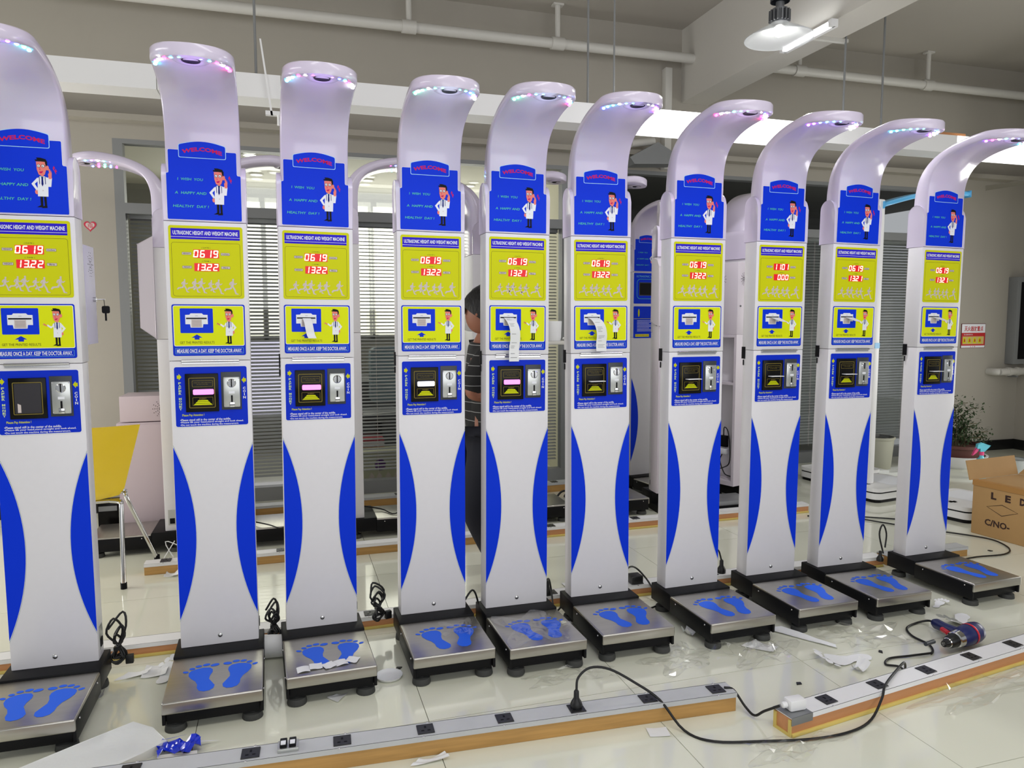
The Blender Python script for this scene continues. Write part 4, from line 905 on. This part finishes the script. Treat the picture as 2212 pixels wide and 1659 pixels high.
sheet('white torn sheet under the corner of the seventh platform',1.80,2.46,[(-.06,.05),(.0,-.06),(.05,-.04),(.03,.06)],.2,.1)
sheet('white curled leaflet in front of the rear beam, behind the second kiosk',-.585,4.09,[(-.05,-.03),(.05,-.03),(.03,.02),(-.03,.03)],.2,.25)
sheet('small torn white tissue stuck at the front beam foot',.38,2.095,[(-.06,-.01),(.06,-.005),(.05,.02),(-.03,.015)],0,.12)
# blue crumpled film
t=thing('blue_film_scrap','crumpled glossy blue film scrap with white edge on the floor, front left','scrap',(-.345,2.375,0),.1)
random.seed(11); V=[];F=[];n=9
for i in range(n):
    for j in range(n): V.append((-.06+.12*i/(n-1)+random.uniform(-.004,.004),-.035+.07*j/(n-1)+random.uniform(-.004,.004)+.01*math.sin(i),.003+.022*abs(math.sin(i*1.1+j*.5))+random.uniform(0,.012)))
for i in range(n-1):
    for j in range(n-1): k=i*n+j; F.append((k,k+n,k+n+1,k+1))
MB().add(V,F).obj('film',mat('film_blue_gloss',(16,48,205),.15,coat=.5),t,smooth=25)
MB().add([(-.062,-.036,.004),(.05,-.040,.003),(.05,-.028,.010),(-.058,-.026,.018)],[(0,1,2,3)]).add([(-.05,.037,.028),(.02,.036,.032),(.02,.030,.036),(-.05,.031,.034)],[(0,1,2,3)]).add([(.05,0,.02),(.12,.012,.004),(.05,.014,.018)],[(0,1,2)]).obj('white_edge',PAPER,t)
# foam board
t=thing('foam_board','white foam board lying on the floor at the front left corner','board',(0,0,0)); 
fb=[(-.62,2.50),(-.50,2.555),(-.385,2.395),(-.47,2.33),(-.62,2.21),(-.78,2.12),(-.95,2.2)]
fb=[(-.505,2.555),(-.44,2.50),(-.385,2.405),(-.44,2.355),(-.56,2.27),(-.66,2.20),(-.76,2.13),(-1.0,2.12),(-.95,2.25),(-.80,2.36),(-.62,2.48)]
t.location=(-.6,2.3,0); MB().prism([(a+.6,b-2.3) for a,b in fb],.002,.026,'z').obj('slab',FOAM,t,bevel=.002)
MB().prism([(a*.98+.59,b*1.0-2.3) for a,b in fb[3:8]],.026,.0275,'z').obj('chipped_edge',FOAM,t)
# tiny dark chips
for k,(x,y) in enumerate(((1.75,2.17),(2.23,2.29),(3.80,3.14),(.38,2.72))):
    t=thing('dark_chip',['small black plastic chip on the floor behind the right beam, nearest its left end','tiny black chip on the floor left of the drill cord','tiny black scrap inside the cable loop right of the last kiosk','tiny black crumb on the floor right of the third platform'][k],'scrap',(x,y,0),k); MB().prism([(-.012,-.006),(.008,-.008),(.012,.004),(-.004,.008)],0,.004,'z').obj('chip',SOCK,t)
# clear plastic films
FILM=bpy.data.materials.new('clear_film'); FILM.use_nodes=True; nt=FILM.node_tree; nt.nodes.clear()
o_=nt.nodes.new('ShaderNodeOutputMaterial'); mx=nt.nodes.new('ShaderNodeMixShader'); tr=nt.nodes.new('ShaderNodeBsdfTransparent'); gl=nt.nodes.new('ShaderNodeBsdfGlossy'); lw=nt.nodes.new('ShaderNodeLayerWeight')
tr.inputs[0].default_value=(.988,.988,.985,1); gl.inputs['Roughness'].default_value=.12; lw.inputs[0].default_value=.35
mt=nt.nodes.new('ShaderNodeMath'); mt.operation='MULTIPLY'; mt.inputs[1].default_value=.42; nt.links.new(lw.outputs['Facing'],mt.inputs[0]); nt.links.new(mt.outputs[0],mx.inputs[0])
nt.links.new(tr.outputs[0],mx.inputs[1]); nt.links.new(gl.outputs[0],mx.inputs[2]); nt.links.new(mx.outputs[0],o_.inputs[0])
def film(label,x,y,z,sx,sy,h,seed,rz=0):
    random.seed(seed); t=thing('plastic_film',label,'plastic film',(x,y,z),rz,group='clear plastic films left on the floor and platforms'); n=16; V=[];F=[]
    ph=[random.uniform(0,6) for _ in range(6)]
    for i in range(n):
        for j in range(n):
            u=i/(n-1)-.5; v_=j/(n-1)-.5; r=1+.25*math.sin(5*math.atan2(v_,u)+ph[5])
            zz=.002+h*abs(math.sin(9*u+ph[0])*math.sin(7*v_+ph[1])+.5*math.sin(15*u+11*v_+ph[2]))*(.4+random.random()*.6)
            V.append((u*sx*r,v_*sy*r,zz))
    for i in range(n-1):
        for j in range(n-1): k=i*n+j; F.append((k,k+n,k+n+1) if (i+j)%2 else (k,k+n,k+1)); F.append((k,k+n+1,k+1) if (i+j)%2 else (k+n,k+n+1,k+1))
    MB().add(V,F).obj('film',FILM,t); return t
film('crumpled clear film on the floor in front of the seventh and eighth platforms',1.78,2.43,0,.32,.18,.035,1,.3)
film('flat clear film on the floor between the eighth and ninth platforms',2.26,2.42,0,.34,.20,.03,2,-.2)
film('clear film strip in front of the fourth and fifth platforms',.98,2.47,0,.30,.10,.02,3)
film('clear film on the floor beside the sixth platform, behind the front beam',1.44,2.46,0,.26,.16,.012,4,.4)
film('large thin clear film on the floor in front of the right beam',2.35,1.93,0,.6,.14,.02,5,.1)
film('small clear film scrap in front of the white plug',1.48,1.84,0,.34,.12,.02,6,.2)
def onplate(label,k,lx,ly,sx,sy,h,seed):
    p=KM[k]@Vector((lx,ly,.1135)); return film(label,p.x,p.y,p.z,sx,sy,h,seed)
onplate('clear film covering the right footprint of the fourth platform',3,.07,-.19,.13,.12,.008,7)
onplate('clear film draped over the fifth platform and its edge',4,.0,-.24,.24,.26,.012,8)

# ---------------------------------------------------------------- carton
t=thing('carton','brown cardboard carton printed LED with a diamond, open flap, at the right edge','carton',(4.02,3.46,0),math.radians(-84))
Wc,Dc,Hc=.62,.42,.33
MB().box(0,Wc,0,Dc,0,Hc).obj('box_body',CARD,t,bevel=.004)
CARD2=mat('cardboard_tape',(170,124,66),.55)
MB().box(-.002,Wc+.002,-.003,0,Hc-.03,Hc+.001).box(0,Wc,0,.04,Hc,Hc+.0015).obj('tape',CARD2,t)
MB().add([(0,Dc,Hc),(Wc,Dc,Hc),(Wc,Dc+.10,Hc+.05),(-.0,Dc+.10,Hc+.05),(0,Dc+.006,Hc),(Wc,Dc+.006,Hc),(Wc,Dc+.106,Hc+.05),(0,Dc+.106,Hc+.05)],[(0,1,2,3),(7,6,5,4),(3,2,6,7),(0,3,7,4),(1,5,6,2)]).obj('long_flap',CARD,t)
MB().prism([(.0,Hc),(-.006,Hc),(-.036,Hc+.115),(-.030,Hc+.115)],-.03,Dc,'y').obj('side_flap',CARD,t)
P=Print(fn=lambda x,z,d:(x,-.0006-d,z))
INK=mat('carton_ink',(52,30,26),.7)
for i,ch in enumerate('LED'): P.text(ch,.115+i*.085,.148+i*.085,.235,.278,INK,1,bold=.05)
dm_=[(.09,.185),(.185,.215),(.28,.185),(.185,.145)]
P.ring(dm_,.004,INK,1); P.text('C/NO-',.085,.235,.070,.110,INK,1,bold=.03)
P.obj('carton_print',t)

# ---------------------------------------------------------------- plant, spray bottle, jar, bin
t=thing('potted_plant','leafy potted plant in a brown pot behind the rightmost kiosk','plant',(5.72,5.12,0))
MB().lathe([(.001,0),(.20,0),(.24,.04),(.25,.09),(.255,.105),(.235,.105),(.23,.08)],n=32).obj('white_saucer',CHW,t,smooth=40)
MB().lathe([(.19,.05),(.205,.17),(.225,.175),(.225,.20),(.20,.20),(.195,.18),(.001,.17)],n=32).obj('pot',mat('pot_brown',(96,58,52),.5),t,smooth=40)
LEAF=mat('leaf_dark_green',(58,78,48),.6,noise=.3,nscale=30); random.seed(5)
st=MB(); lf=MB()
for k in range(18):
    a=random.uniform(0,2*PI); r=random.uniform(.08,.32); h=random.uniform(.30,.56)-.1*(r>.25)
    if k in (0,1,2): a=random.uniform(-.3,.35); r=.42-.07*k; h=.22+.07*k
    if k in (3,4): r=.10; h=.56
    c0=Vector((random.uniform(-.06,.06),random.uniform(-.06,.06),.16)); c2=Vector((r*math.cos(a),r*math.sin(a)*.7,h)); c1=Vector((c0.x*1.5,c0.y*1.5,h*1.02))
    pts=[c0*(1-s_)**2+c1*2*s_*(1-s_)+c2*s_*s_ for s_ in [i/8 for i in range(9)]]
    st.tube(pts,.0035,5,smooth=False)
    for i in range(3,9):
        for q in range(15):
            p=pts[i]; d=Vector((random.gauss(0,1),random.gauss(0,1),random.gauss(-.2,.7))).normalized(); L=random.uniform(.025,.05); sd=d.cross(Vector((0,0,1)))
            if sd.length<.1: continue
            sd=sd.normalized()*L*.22; o=p+Vector((random.gauss(0,.03),random.gauss(0,.03),random.gauss(0,.03)))
            lf.add([o,o+d*L*.5+sd,o+d*L,o+d*L*.5-sd],[(0,1,2),(0,2,3)])
st.obj('stem',mat('stem_brown',(84,76,52),.7),t); lf.obj('foliage',LEAF,t,kind='stuff')
t=thing('spray_bottle','pale blue spray bottle with pink trigger standing behind the carton','bottle',(5.35,4.35,0)); t.location=(5.44,4.62,.0)
SB=mat('bottle_pale_blue',(110,205,225),.25); 
MB().lathe([(.001,0),(.04,0),(.042,.02),(.042,.12),(.034,.16),(.016,.18),(.016,.20),(.001,.20)],n=20).obj('bottle',SB,t,smooth=50)
MB().lathe([(.018,.195),(.018,.225),(.001,.225)],n=14).obj('collar',mat('bottle_pink',(232,84,140),.3),t,smooth=40)
MB().prism([(-.045,.25),(-.04,.285),(.0,.295),(.06,.275),(.055,.265),(.015,.225),(-.015,.225),(-.02,.25)],-.013,.013,'y').obj('head',SB,t,bevel=.003)
MB().prism([(-.02,.255),(-.045,.215),(-.075,.195),(-.065,.225),(-.04,.262)],-.008,.008,'y').obj('trigger',MATS['bottle_pink'],t,bevel=.002)
t.rotation_euler=(0,0,-.3)
t=thing('glass_jar','clear glass jar standing on the floor behind the carton, right of the spray bottle','jar',(5.75,4.55,.0))
MB().lathe([(.001,.001),(.06,.001),(.065,.02),(.065,.15),(.06,.16),(.056,.16),(.058,.02),(.001,.012)],n=24).obj('glass',mat('jar_glass',(210,215,215),.08,alpha=.35),t,smooth=40); MB().lathe([(.061,.15),(.067,.155),(.067,.163),(.061,.165)],n=24).obj('rim',FRAME,t,smooth=40)
t=thing('waste_bin','pale grey-green plastic waste bin between the last two kiosks','bin',(4.93,5.20,0))
MB().lathe([(.001,.0),(.108,.0),(.112,.01),(.132,.265),(.140,.27),(.142,.285),(.133,.29),(.127,.28),(.10,.02),(.001,.015)],n=32).obj('bucket',mat('bin_grey_green',(176,176,160),.5),t,smooth=40)
MB().lathe([(.02,.25),(.07,.275),(.115,.27),(.13,.29)],n=9).obj('liner',mat('liner_grey',(90,92,90),.3),t)
t=thing('carton_scrap','flattened pale paper heap at the foot of the bin','paper',(4.75,4.98,0)); MB().prism([(-.14,-.05),(.18,-.08),(.2,.03),(-.05,.08)],0,.03,'z').prism([(-.16,-.02),(.05,-.06),(.02,.05)],.03,.05,'z').obj('sheets',FOAM,t)

# ---------------------------------------------------------------- wall items
t=thing('wall_sign','red and white framed fire extinguisher sign on the wall beside the rightmost kiosk','sign',(6.40,5.6,1.14))
P=Print(fn=lambda x,z,d:(x,-.006-d,z)); RS=mat('sign_red',(190,40,44),.4); TN=mat('sign_tan',(206,180,110),.5)
MB().box(-.150,.150,-.006,0,-.118,.118).obj('board',mat('sign_edge',(110,40,40),.5),t)
P.poly(rrect(-.146,.146,-.114,.114,.002,1),PW,1); P.poly([(-.146,-.094),(.146,-.094),(.146,.030),(-.146,.030)],RS,2); P.poly([(-.132,-.080),(.132,-.080),(.132,-.005),(-.132,-.005)],TN,3)
P.text('\u706d\u706b\u5668\u653e\u7f6e\u70b9',-.115,.12,.045,.095,RS,4,bold=.02); P.text('\u706d\u706b\u5668\u4f7f\u7528\u65b9\u6cd5',-.12,-.01,.006,.02,PW,4)
for i in range(4): 
    x=-.110+.064*i; P.poly([(x-.02,-.07),(x+.018,-.07),(x+.012,-.02),(x-.006,-.012),(x-.018,-.03)],YEL,4); P.poly([(x-.008,-.06),(x+.012,-.055),(x+.006,-.03),(x-.004,-.025)],RS,5)
P.text('119',-.03,.03,-.110,-.098,RS,4); P.obj('sign_print',t)
t=thing('heart_sticker','small red heart-shaped sticker on the wall left of the glass partition','sticker',(-1.215,5.6,1.94))
hp=[]
for k in range(28): a=2*PI*k/28; hp.append((.0026*16*math.sin(a)**3*.9,.0024*(13*math.cos(a)-5*math.cos(2*a)-2*math.cos(3*a)-math.cos(4*a))))
P=Print(fn=lambda x,z,d:(x,-.002-d,z)); P.stick(hp,mat('sticker_red',(196,40,70),.5),.002); P.poly([(x*.72,z*.72) for x,z in hp],PGREY,1); P.text('\u798f',-.016,.016,-.014,.016,MATS['sticker_red'],2); P.obj('heart',t)
t=thing('wall_pipe','short white pipe with elbow running along the right wall corner','pipe',(6.62,5.52,.79))
MB().tube([(0,.08,0),(0,.0,0),(.02,-.02,0),(.05,-.02,0),(.38,-.02,0)],.036,14,sub=3).obj('pipe',PIPEW,t,smooth=50)
MB().cyl((.12,-.02,0),(.16,-.02,0),.042,n=18).obj('collar',PIPEW,t,smooth=40); MB().cyl((.24,-.02,0),(.27,-.02,0),.042,n=18).obj('collar',PIPEW,t,smooth=40); MB().box(.25,.27,-.02,.08,-.06,-.02).obj('bracket',FRAME,t)
t=thing('wall_cabinet','grey-framed dark panel on the wall at the right edge of the picture','panel',(6.82,5.6,.86))
MB().box(0,.18,-.10,0,0,.85).obj('frame',FRAME,t,bevel=.004); MB().box(.045,.18,-.104,-.10,.05,.80).obj('dark_panel',PBLK,t)
t=thing('ceiling_fan','grey drooping fan blades near the wall at upper right','fan',(6.6,4.9,2.55))
FN=mat('fan_grey',(128,124,114),.6)
for k,a in enumerate((10,130,250)):
    a=math.radians(a); d=Vector((math.cos(a),math.sin(a),-.08)); s_=Vector((-math.sin(a),math.cos(a),.15)); 
    MB().add([d*.12+s_*.05,d*.62+s_*.07,d*.62-s_*.07,d*.12-s_*.05]+[x+Vector((0,0,.006)) for x in (d*.12+s_*.05,d*.62+s_*.07,d*.62-s_*.07,d*.12-s_*.05)],[(0,1,2,3),(7,6,5,4),(0,4,5,1),(1,5,6,2),(2,6,7,3),(3,7,4,0)]).obj('blade',FN,t)
MB().lathe([(.001,-.04),(.08,-.03),(.09,.02),(.03,.06),(.012,.07),(.012,1.11),(.001,1.11)],n=20).obj('motor',FN,t,smooth=40)

# ---------------------------------------------------------------- yellow chair
t=thing('yellow_chair','yellow plastic chair with chrome legs behind the first two kiosks','chair',(-.985,4.155,0),math.radians(6))
V=[];F=[];n=12
# shell: seat then backrest, the back towards the camera side, chair seen from behind
prof=[(.15,.425),(.09,.443),(.0,.440),(-.10,.432),(-.165,.440),(-.20,.49),(-.225,.60),(-.245,.72),(-.26,.81)]
def wid(z,y): return .175+ (z-.44)*.27 if z>.46 else .165
for (y,z) in prof:
    for i in range(n+1):
        u=i/n*2-1; wv=wid(z,y); V.append((u*wv,y+(.045*u*u if z>.46 else 0),z+(.02*u*u if z<=.46 else 0)))
m_=n+1
for i in range(len(prof)-1):
    for j in range(n): k=i*m_+j; F.append((k,k+1,k+m_+1,k+m_))
so=MB().add(V,F).mesh('shell',YCH,smooth=60)
bm=bmesh.new(); bm.from_mesh(so); bmesh.ops.solidify(bm,geom=bm.faces[:],thickness=.007); bm.to_mesh(so); bm.free(); finish(so,[],60)
link('shell',so,t)
for sx in (-1,1):
    MB().tube([(sx*.12,-.10,.42),(sx*.165,-.13,.415),(sx*.17,-.15,.38),(sx*.17,-.215,.012)],.0115,12,sub=6).obj('leg',CHROME,t,smooth=60)
    MB().tube([(sx*.12,.10,.42),(sx*.165,.14,.415),(sx*.18,.12,.36),(sx*.30,.20,.012)],.0115,12,sub=6).obj('leg',CHROME,t,smooth=60)
    for y in (-.215,.26): MB().cyl((sx*(.17 if y<0 else .30),y if y<0 else .20,0),(sx*(.17 if y<0 else .30),y if y<0 else .20,.03),.015,n=12).obj('rubber_tip',PBLK,t,smooth=40)
MB().tube([(-.16,-.10,.42),(.16,-.10,.42)],.010,10,smooth=False).tube([(-.16,.10,.42),(.16,.10,.42)],.010,10,smooth=False).obj('seat_support',CHROME,t,smooth=60)
film('clear film crumpled on the yellow chair seat',-.93,4.17,.456,.20,.14,.02,12)

# ---------------------------------------------------------------- office furniture behind the glass
t=thing('office_chair','office chair with pale blue-grey mesh back behind the blinds','chair',(.86,6.30,0),.3)
GB=mat('mesh_blue_grey',(120,140,150),.6)
MB().prism(rrect(-.2,.2,.62,1.08,.05),-.02,.02,'y').obj('backrest',GB,t,bevel=.006); MB().box(-.24,.24,.05,.5,.45,.52).obj('seat',DGREY,t,bevel=.02); MB().cyl((0,.28,.1),(0,.28,.46),.03).obj('gas_column',BLACKM,t,smooth=40)
for k in range(5): a=2*PI*k/5; MB().box(0,.28,-.02,.02,.06,.09).obj('base_arm',BLACKM,t,loc=(0,.28,0),rot=(0,0,a))
for sx in (-1,1): MB().tube([(sx*.24,.1,.5),(sx*.28,.1,.62),(sx*.28,.3,.64)],.015,8).obj('armrest',BLACKM,t,smooth=50)
t=thing('office_desk','dark office desk with clutter seen through the blinds','desk',(1.0,7.3,0))
MB().box(-.7,1.1,-.3,.35,.72,.75).obj('top',mat('desk_grey',(96,98,102),.5),t,bevel=.004); MB().box(-.7,1.1,-.28,-.26,.1,.72).obj('front_panel',mat('desk_panel',(74,74,80),.5),t); 
for x in (-.68,1.05): MB().box(x,x+.04,-.28,.33,0,.72).obj('leg',FRAME,t)
for k,(x,w_,h_) in enumerate(((-.55,.30,.25),(-.05,.22,.16),(.45,.35,.28))):
    t=thing('desk_machine',['grey office machine at the left of the dark desk','small pale office machine on the middle of the dark desk','larger grey office machine at the right of the dark desk'][k],'office machine',(1.0+x,7.28,.75)); MB().box(-w_/2,w_/2,-.15,.15,0,h_).obj('body',GREYSTEEL if k!=1 else CHW,t,bevel=.02); MB().box(-w_/2+.03,w_/2-.03,-.155,-.15,h_*.4,h_*.7).obj('paper_slot',PBLK,t)
t=thing('cream_carton','cream carton with purple disc print behind the glass, between third and fourth kiosks','carton',(.71,5.95,0))
MB().box(-.16,.18,-.06,.14,0,.27).obj('box',mat('carton_cream',(186,186,160),.7),t,bevel=.003)
P=Print(fn=lambda x,z,d:(x,-.061-d,z)); P.poly(ell(-.01,.16,.045,.045,24),mat('disc_purple',(92,36,120),.6),1)
for x in (-.1,-.04,.03,.1): P.poly([(x,.06),(x+.02,.10),(x+.045,.07),(x+.03,.04),(x+.05,.02),(x+.01,.03),(x-.01,.01)],PGREY,1)
P.obj('print',t)
t=thing('red_carton','red carton behind the glass, left of the cream carton','carton',(.60,6.16,0)); MB().box(-.16,.16,-.06,.14,0,.34).obj('box',mat('carton_red',(170,34,56),.6),t,bevel=.003); MB().box(-.16,.16,-.064,-.06,.29,.31).obj('band',PW,t)

# ---------------------------------------------------------------- person
def skin_body(name,edges,verts,radii,mtl,sub=2,parent=None,root=0):
    me=bpy.data.meshes.new(name); me.from_pydata(verts,edges,[]); o=bpy.data.objects.new(name,me); C.objects.link(o)
    sk=o.modifiers.new('s','SKIN'); 
    if not me.skin_vertices: 
        bpy.context.view_layer.update()
    for i,r in enumerate(radii): me.skin_vertices[0].data[i].radius=(r if isinstance(r,tuple) else (r,r))
    me.skin_vertices[0].data[root].use_root=True
    sb=o.modifiers.new('u','SUBSURF'); sb.levels=sub; sb.render_levels=sub
    dg=bpy.context.evaluated_depsgraph_get(); dg.update(); nm=bpy.data.meshes.new_from_object(o.evaluated_get(dg)); bpy.data.objects.remove(o)
    nm.materials.clear(); nm.materials.append(mtl); nm.polygons.foreach_set('use_smooth',[True]*len(nm.polygons))
    return link(name,nm,parent)
SKN=mat('skin',(150,98,76),.5); HAIR=mat('hair_black',(14,13,14),.5,bump=.6,nscale=120,stretch=(1,1,.2)); TRS=mat('trousers_dark_navy',(22,24,36),.8)
SHIRT=bpy.data.materials.new('striped_black_polo'); SHIRT.use_nodes=True; nt=SHIRT.node_tree; b=nt.nodes['Principled BSDF']; b.inputs['Roughness'].default_value=.8
tc=nt.nodes.new('ShaderNodeTexCoord'); sx_=nt.nodes.new('ShaderNodeSeparateXYZ'); mm=nt.nodes.new('ShaderNodeMath'); mm.operation='MODULO'; mm.inputs[1].default_value=.046; m2=nt.nodes.new('ShaderNodeMath'); m2.operation='LESS_THAN'; m2.inputs[1].default_value=.0032
mxx=nt.nodes.new('ShaderNodeMix'); mxx.data_type='RGBA'; mxx.inputs[6].default_value=(.006,.006,.007,1); mxx.inputs[7].default_value=(.30,.30,.30,1)
nt.links.new(tc.outputs['Object'],sx_.inputs[0]); nt.links.new(sx_.outputs[2],mm.inputs[0]); nt.links.new(mm.outputs[0],m2.inputs[0]); nt.links.new(m2.outputs[0],mxx.inputs[0]); nt.links.new(mxx.outputs[2],b.inputs['Base Color'])
pt=thing('person','person with short black hair in a striped black polo, bent over behind the fifth kiosk','person',(.95,3.50,0))
# joints, person faces +x / slightly to the camera, crouching with bent back
J=dict(pel=(.03,.04,.70),sp=(.01,.04,.85),ch=(-.02,.02,1.03),nk=(-.02,.0,1.20),nk2=(.0,-.02,1.26),hd=(.01,-.03,1.33),
 shl=(-.04,-.15,1.15),ell=(-.13,-.13,.97),wrl=(.02,-.14,.96),hal=(.09,-.145,.945),
 shr=(.02,.18,1.15),elr=(.06,.22,.92),wrr=(.16,.08,.97),har=(.21,.0,.98),
 hil=(-.02,-.07,.68),knl=(-.11,-.10,.42),anl=(.05,-.04,.08),tol=(.17,-.06,.03),
 hir=(.05,.13,.68),knr=(.22,.18,.44),anr=(.10,.20,.08),tor=(.23,.21,.03))
N_=list(J); Ei=lambda a,b:(N_.index(a),N_.index(b))
ED=[('pel','sp'),('sp','ch'),('ch','nk'),('nk','nk2'),('nk2','hd'),('ch','shl'),('shl','ell'),('ell','wrl'),('wrl','hal'),('ch','shr'),('shr','elr'),('elr','wrr'),('wrr','har'),('pel','hil'),('hil','knl'),('knl','anl'),('anl','tol'),('pel','hir'),('hir','knr'),('knr','anr'),('anr','tor')]
RA=dict(pel=.12,sp=.11,ch=.125,nk=.06,nk2=.05,hd=.07,shl=.06,ell=.046,wrl=.028,hal=.03,shr=.06,elr=.043,wrr=.028,har=.03,hil=.085,knl=.055,anl=.035,tol=.035,hir=.085,knr=.055,anr=.035,tor=.035)
skin_body('body',[Ei(a,b) for a,b in ED],[J[k] for k in N_],[RA[k] for k in N_],SKN,parent=pt,root=0)
def sub_(names,edges,rad,nm,mt_):
    return skin_body(nm,[(names.index(a),names.index(b)) for a,b in edges],[J[k] for k in names],[rad[k] for k in names],mt_,parent=pt,root=0)
sub_(['sp','pel','ch','nk','shl','ell','shr','elr'],[('sp','pel'),('sp','ch'),('ch','nk'),('ch','shl'),('shl','ell'),('ch','shr'),('shr','elr')],dict(sp=.135,pel=.135,ch=.15,nk=.078,shl=.082,ell=.062,shr=.082,elr=.06),'polo_shirt',SHIRT)
sub_(['pel','hil','knl','anl','hir','knr','anr'],[('pel','hil'),('hil','knl'),('knl','anl'),('pel','hir'),('hir','knr'),('knr','anr')],dict(pel=.13,hil=.105,knl=.075,anl=.055,hir=.105,knr=.075,anr=.055),'trousers',TRS)
# head: shaped skull with face, turned down
hm=MB(); hm.ball((0,0,0),.1,n=16)
def shp(v):
    x,y,z=v; x*=1.02; y*=.78; z*=1.18
    if z<0: x*=1+z*1.0; y*=1+z*2.2
    if x>.06 and abs(y)<.02 and -.05<z<.03: x+=.022*(1-abs(y)/.02)*(1 if z<0 else .5)   # nose
    if x>.06 and z<-.075: x+=.006
    return (x,y,z)
hm.v=[shp(v) for v in hm.v]
Rh=Matrix.Rotation(math.radians(-28),4,'Z')@Matrix.Rotation(math.radians(34),4,'Y'); hc=Vector((-.022,-.04,1.36))
def Th(v): return tuple(hc+(Rh@Vector(v)))
hm.v=[Th(v) for v in hm.v]; hm.obj('head',SKN,pt,smooth=60)
for sy in (-1,1):
    e=MB().ball((0,0,0),.03,sx=.55,sy=.3,sz=1,n=8); e.v=[Th((v[0]-.012,v[1]+sy*.079,v[2]-.01)) for v in e.v]; e.obj('ear',SKN,pt,smooth=60)
    e=MB().ball((0,0,0),.009,n=6); e.v=[Th((v[0]+.090,v[1]+sy*.03,v[2]+.012)) for v in e.v]; e.obj('eye',PBLK,pt,smooth=60)
    e=MB().box(-.004,.004,-.016,.016,-.003,.003); e.v=[Th((v[0]+.094,v[1]+sy*.03,v[2]+.032)) for v in e.v]; e.obj('eyebrow',HAIR,pt)
e=MB().ball((0,0,0),.018,sx=.3,sy=1,sz=.3,n=8); e.v=[Th((v[0]+.083,v[1],v[2]-.060)) for v in e.v]; e.obj('mouth',mat('lips',(140,70,64),.5),pt,smooth=60)
hr=MB(); hr.ball((0,0,0),.108,n=18); random.seed(3)
def hs(v):
    x,y,z=v; x=x*1.02-.008; y*=.82; z=z*1.17+.006
    j=1+random.uniform(-.02,.03); return (x*j,y*j,z*j)
vv=[hs(v) for v in hr.v]; ff=[f for f in hr.f if not all((vv[i][2]<.045 and vv[i][0]>.03) or (vv[i][2]<-.035 and vv[i][0]>-.09) or vv[i][2]<-.07 for i in f)]
hr.f=ff; hr.m=[0]*len(ff); hr.v=[Th(v) for v in vv]; hr.obj('hair',HAIR,pt,smooth=60)
# hands: palm and five fingers
for hn,wn,sg in (('hal','wrl',1),('har','wrr',-1)):
    h_=Vector(J[hn]); d=(h_-Vector(J[wn])).normalized(); s_=d.cross(Vector((0,0,1))).normalized()
    hd_=MB()
    for q in range(4): 
        o=h_+s_*(q-1.5)*.018; hd_.tube([o,o+d*.035+Vector((0,0,-.004)),o+d*(.062+.006*(q in (1,2)))+Vector((0,0,-.022)),o+d*.066+Vector((0,0,-.042))],.0085,8,sub=3)
    o=h_-d*.03+s_*.03*sg; hd_.tube([o,o+d*.03+s_*.018*sg,o+d*.055+s_*.016*sg+Vector((0,0,-.012))],.0095,8,sub=3)
    hd_.obj('hand',SKN,pt,smooth=60)
cl=MB().tube([(-.06,-.07,1.19),(-.01,-.10,1.18),(.04,-.08,1.15),(.05,-.04,1.13)],.012,8).tube([(.02,-.115,1.15),(.0,-.135,1.05),(.0,-.14,1.0)],.003,5); cl.obj('collar',mat('collar_grey',(70,70,74),.8),pt,smooth=60)

# tidy: drop the spare prototype
def rmtree(o):
    for c in list(o.children): rmtree(c)
    bpy.data.objects.remove(o)
rmtree(spare)
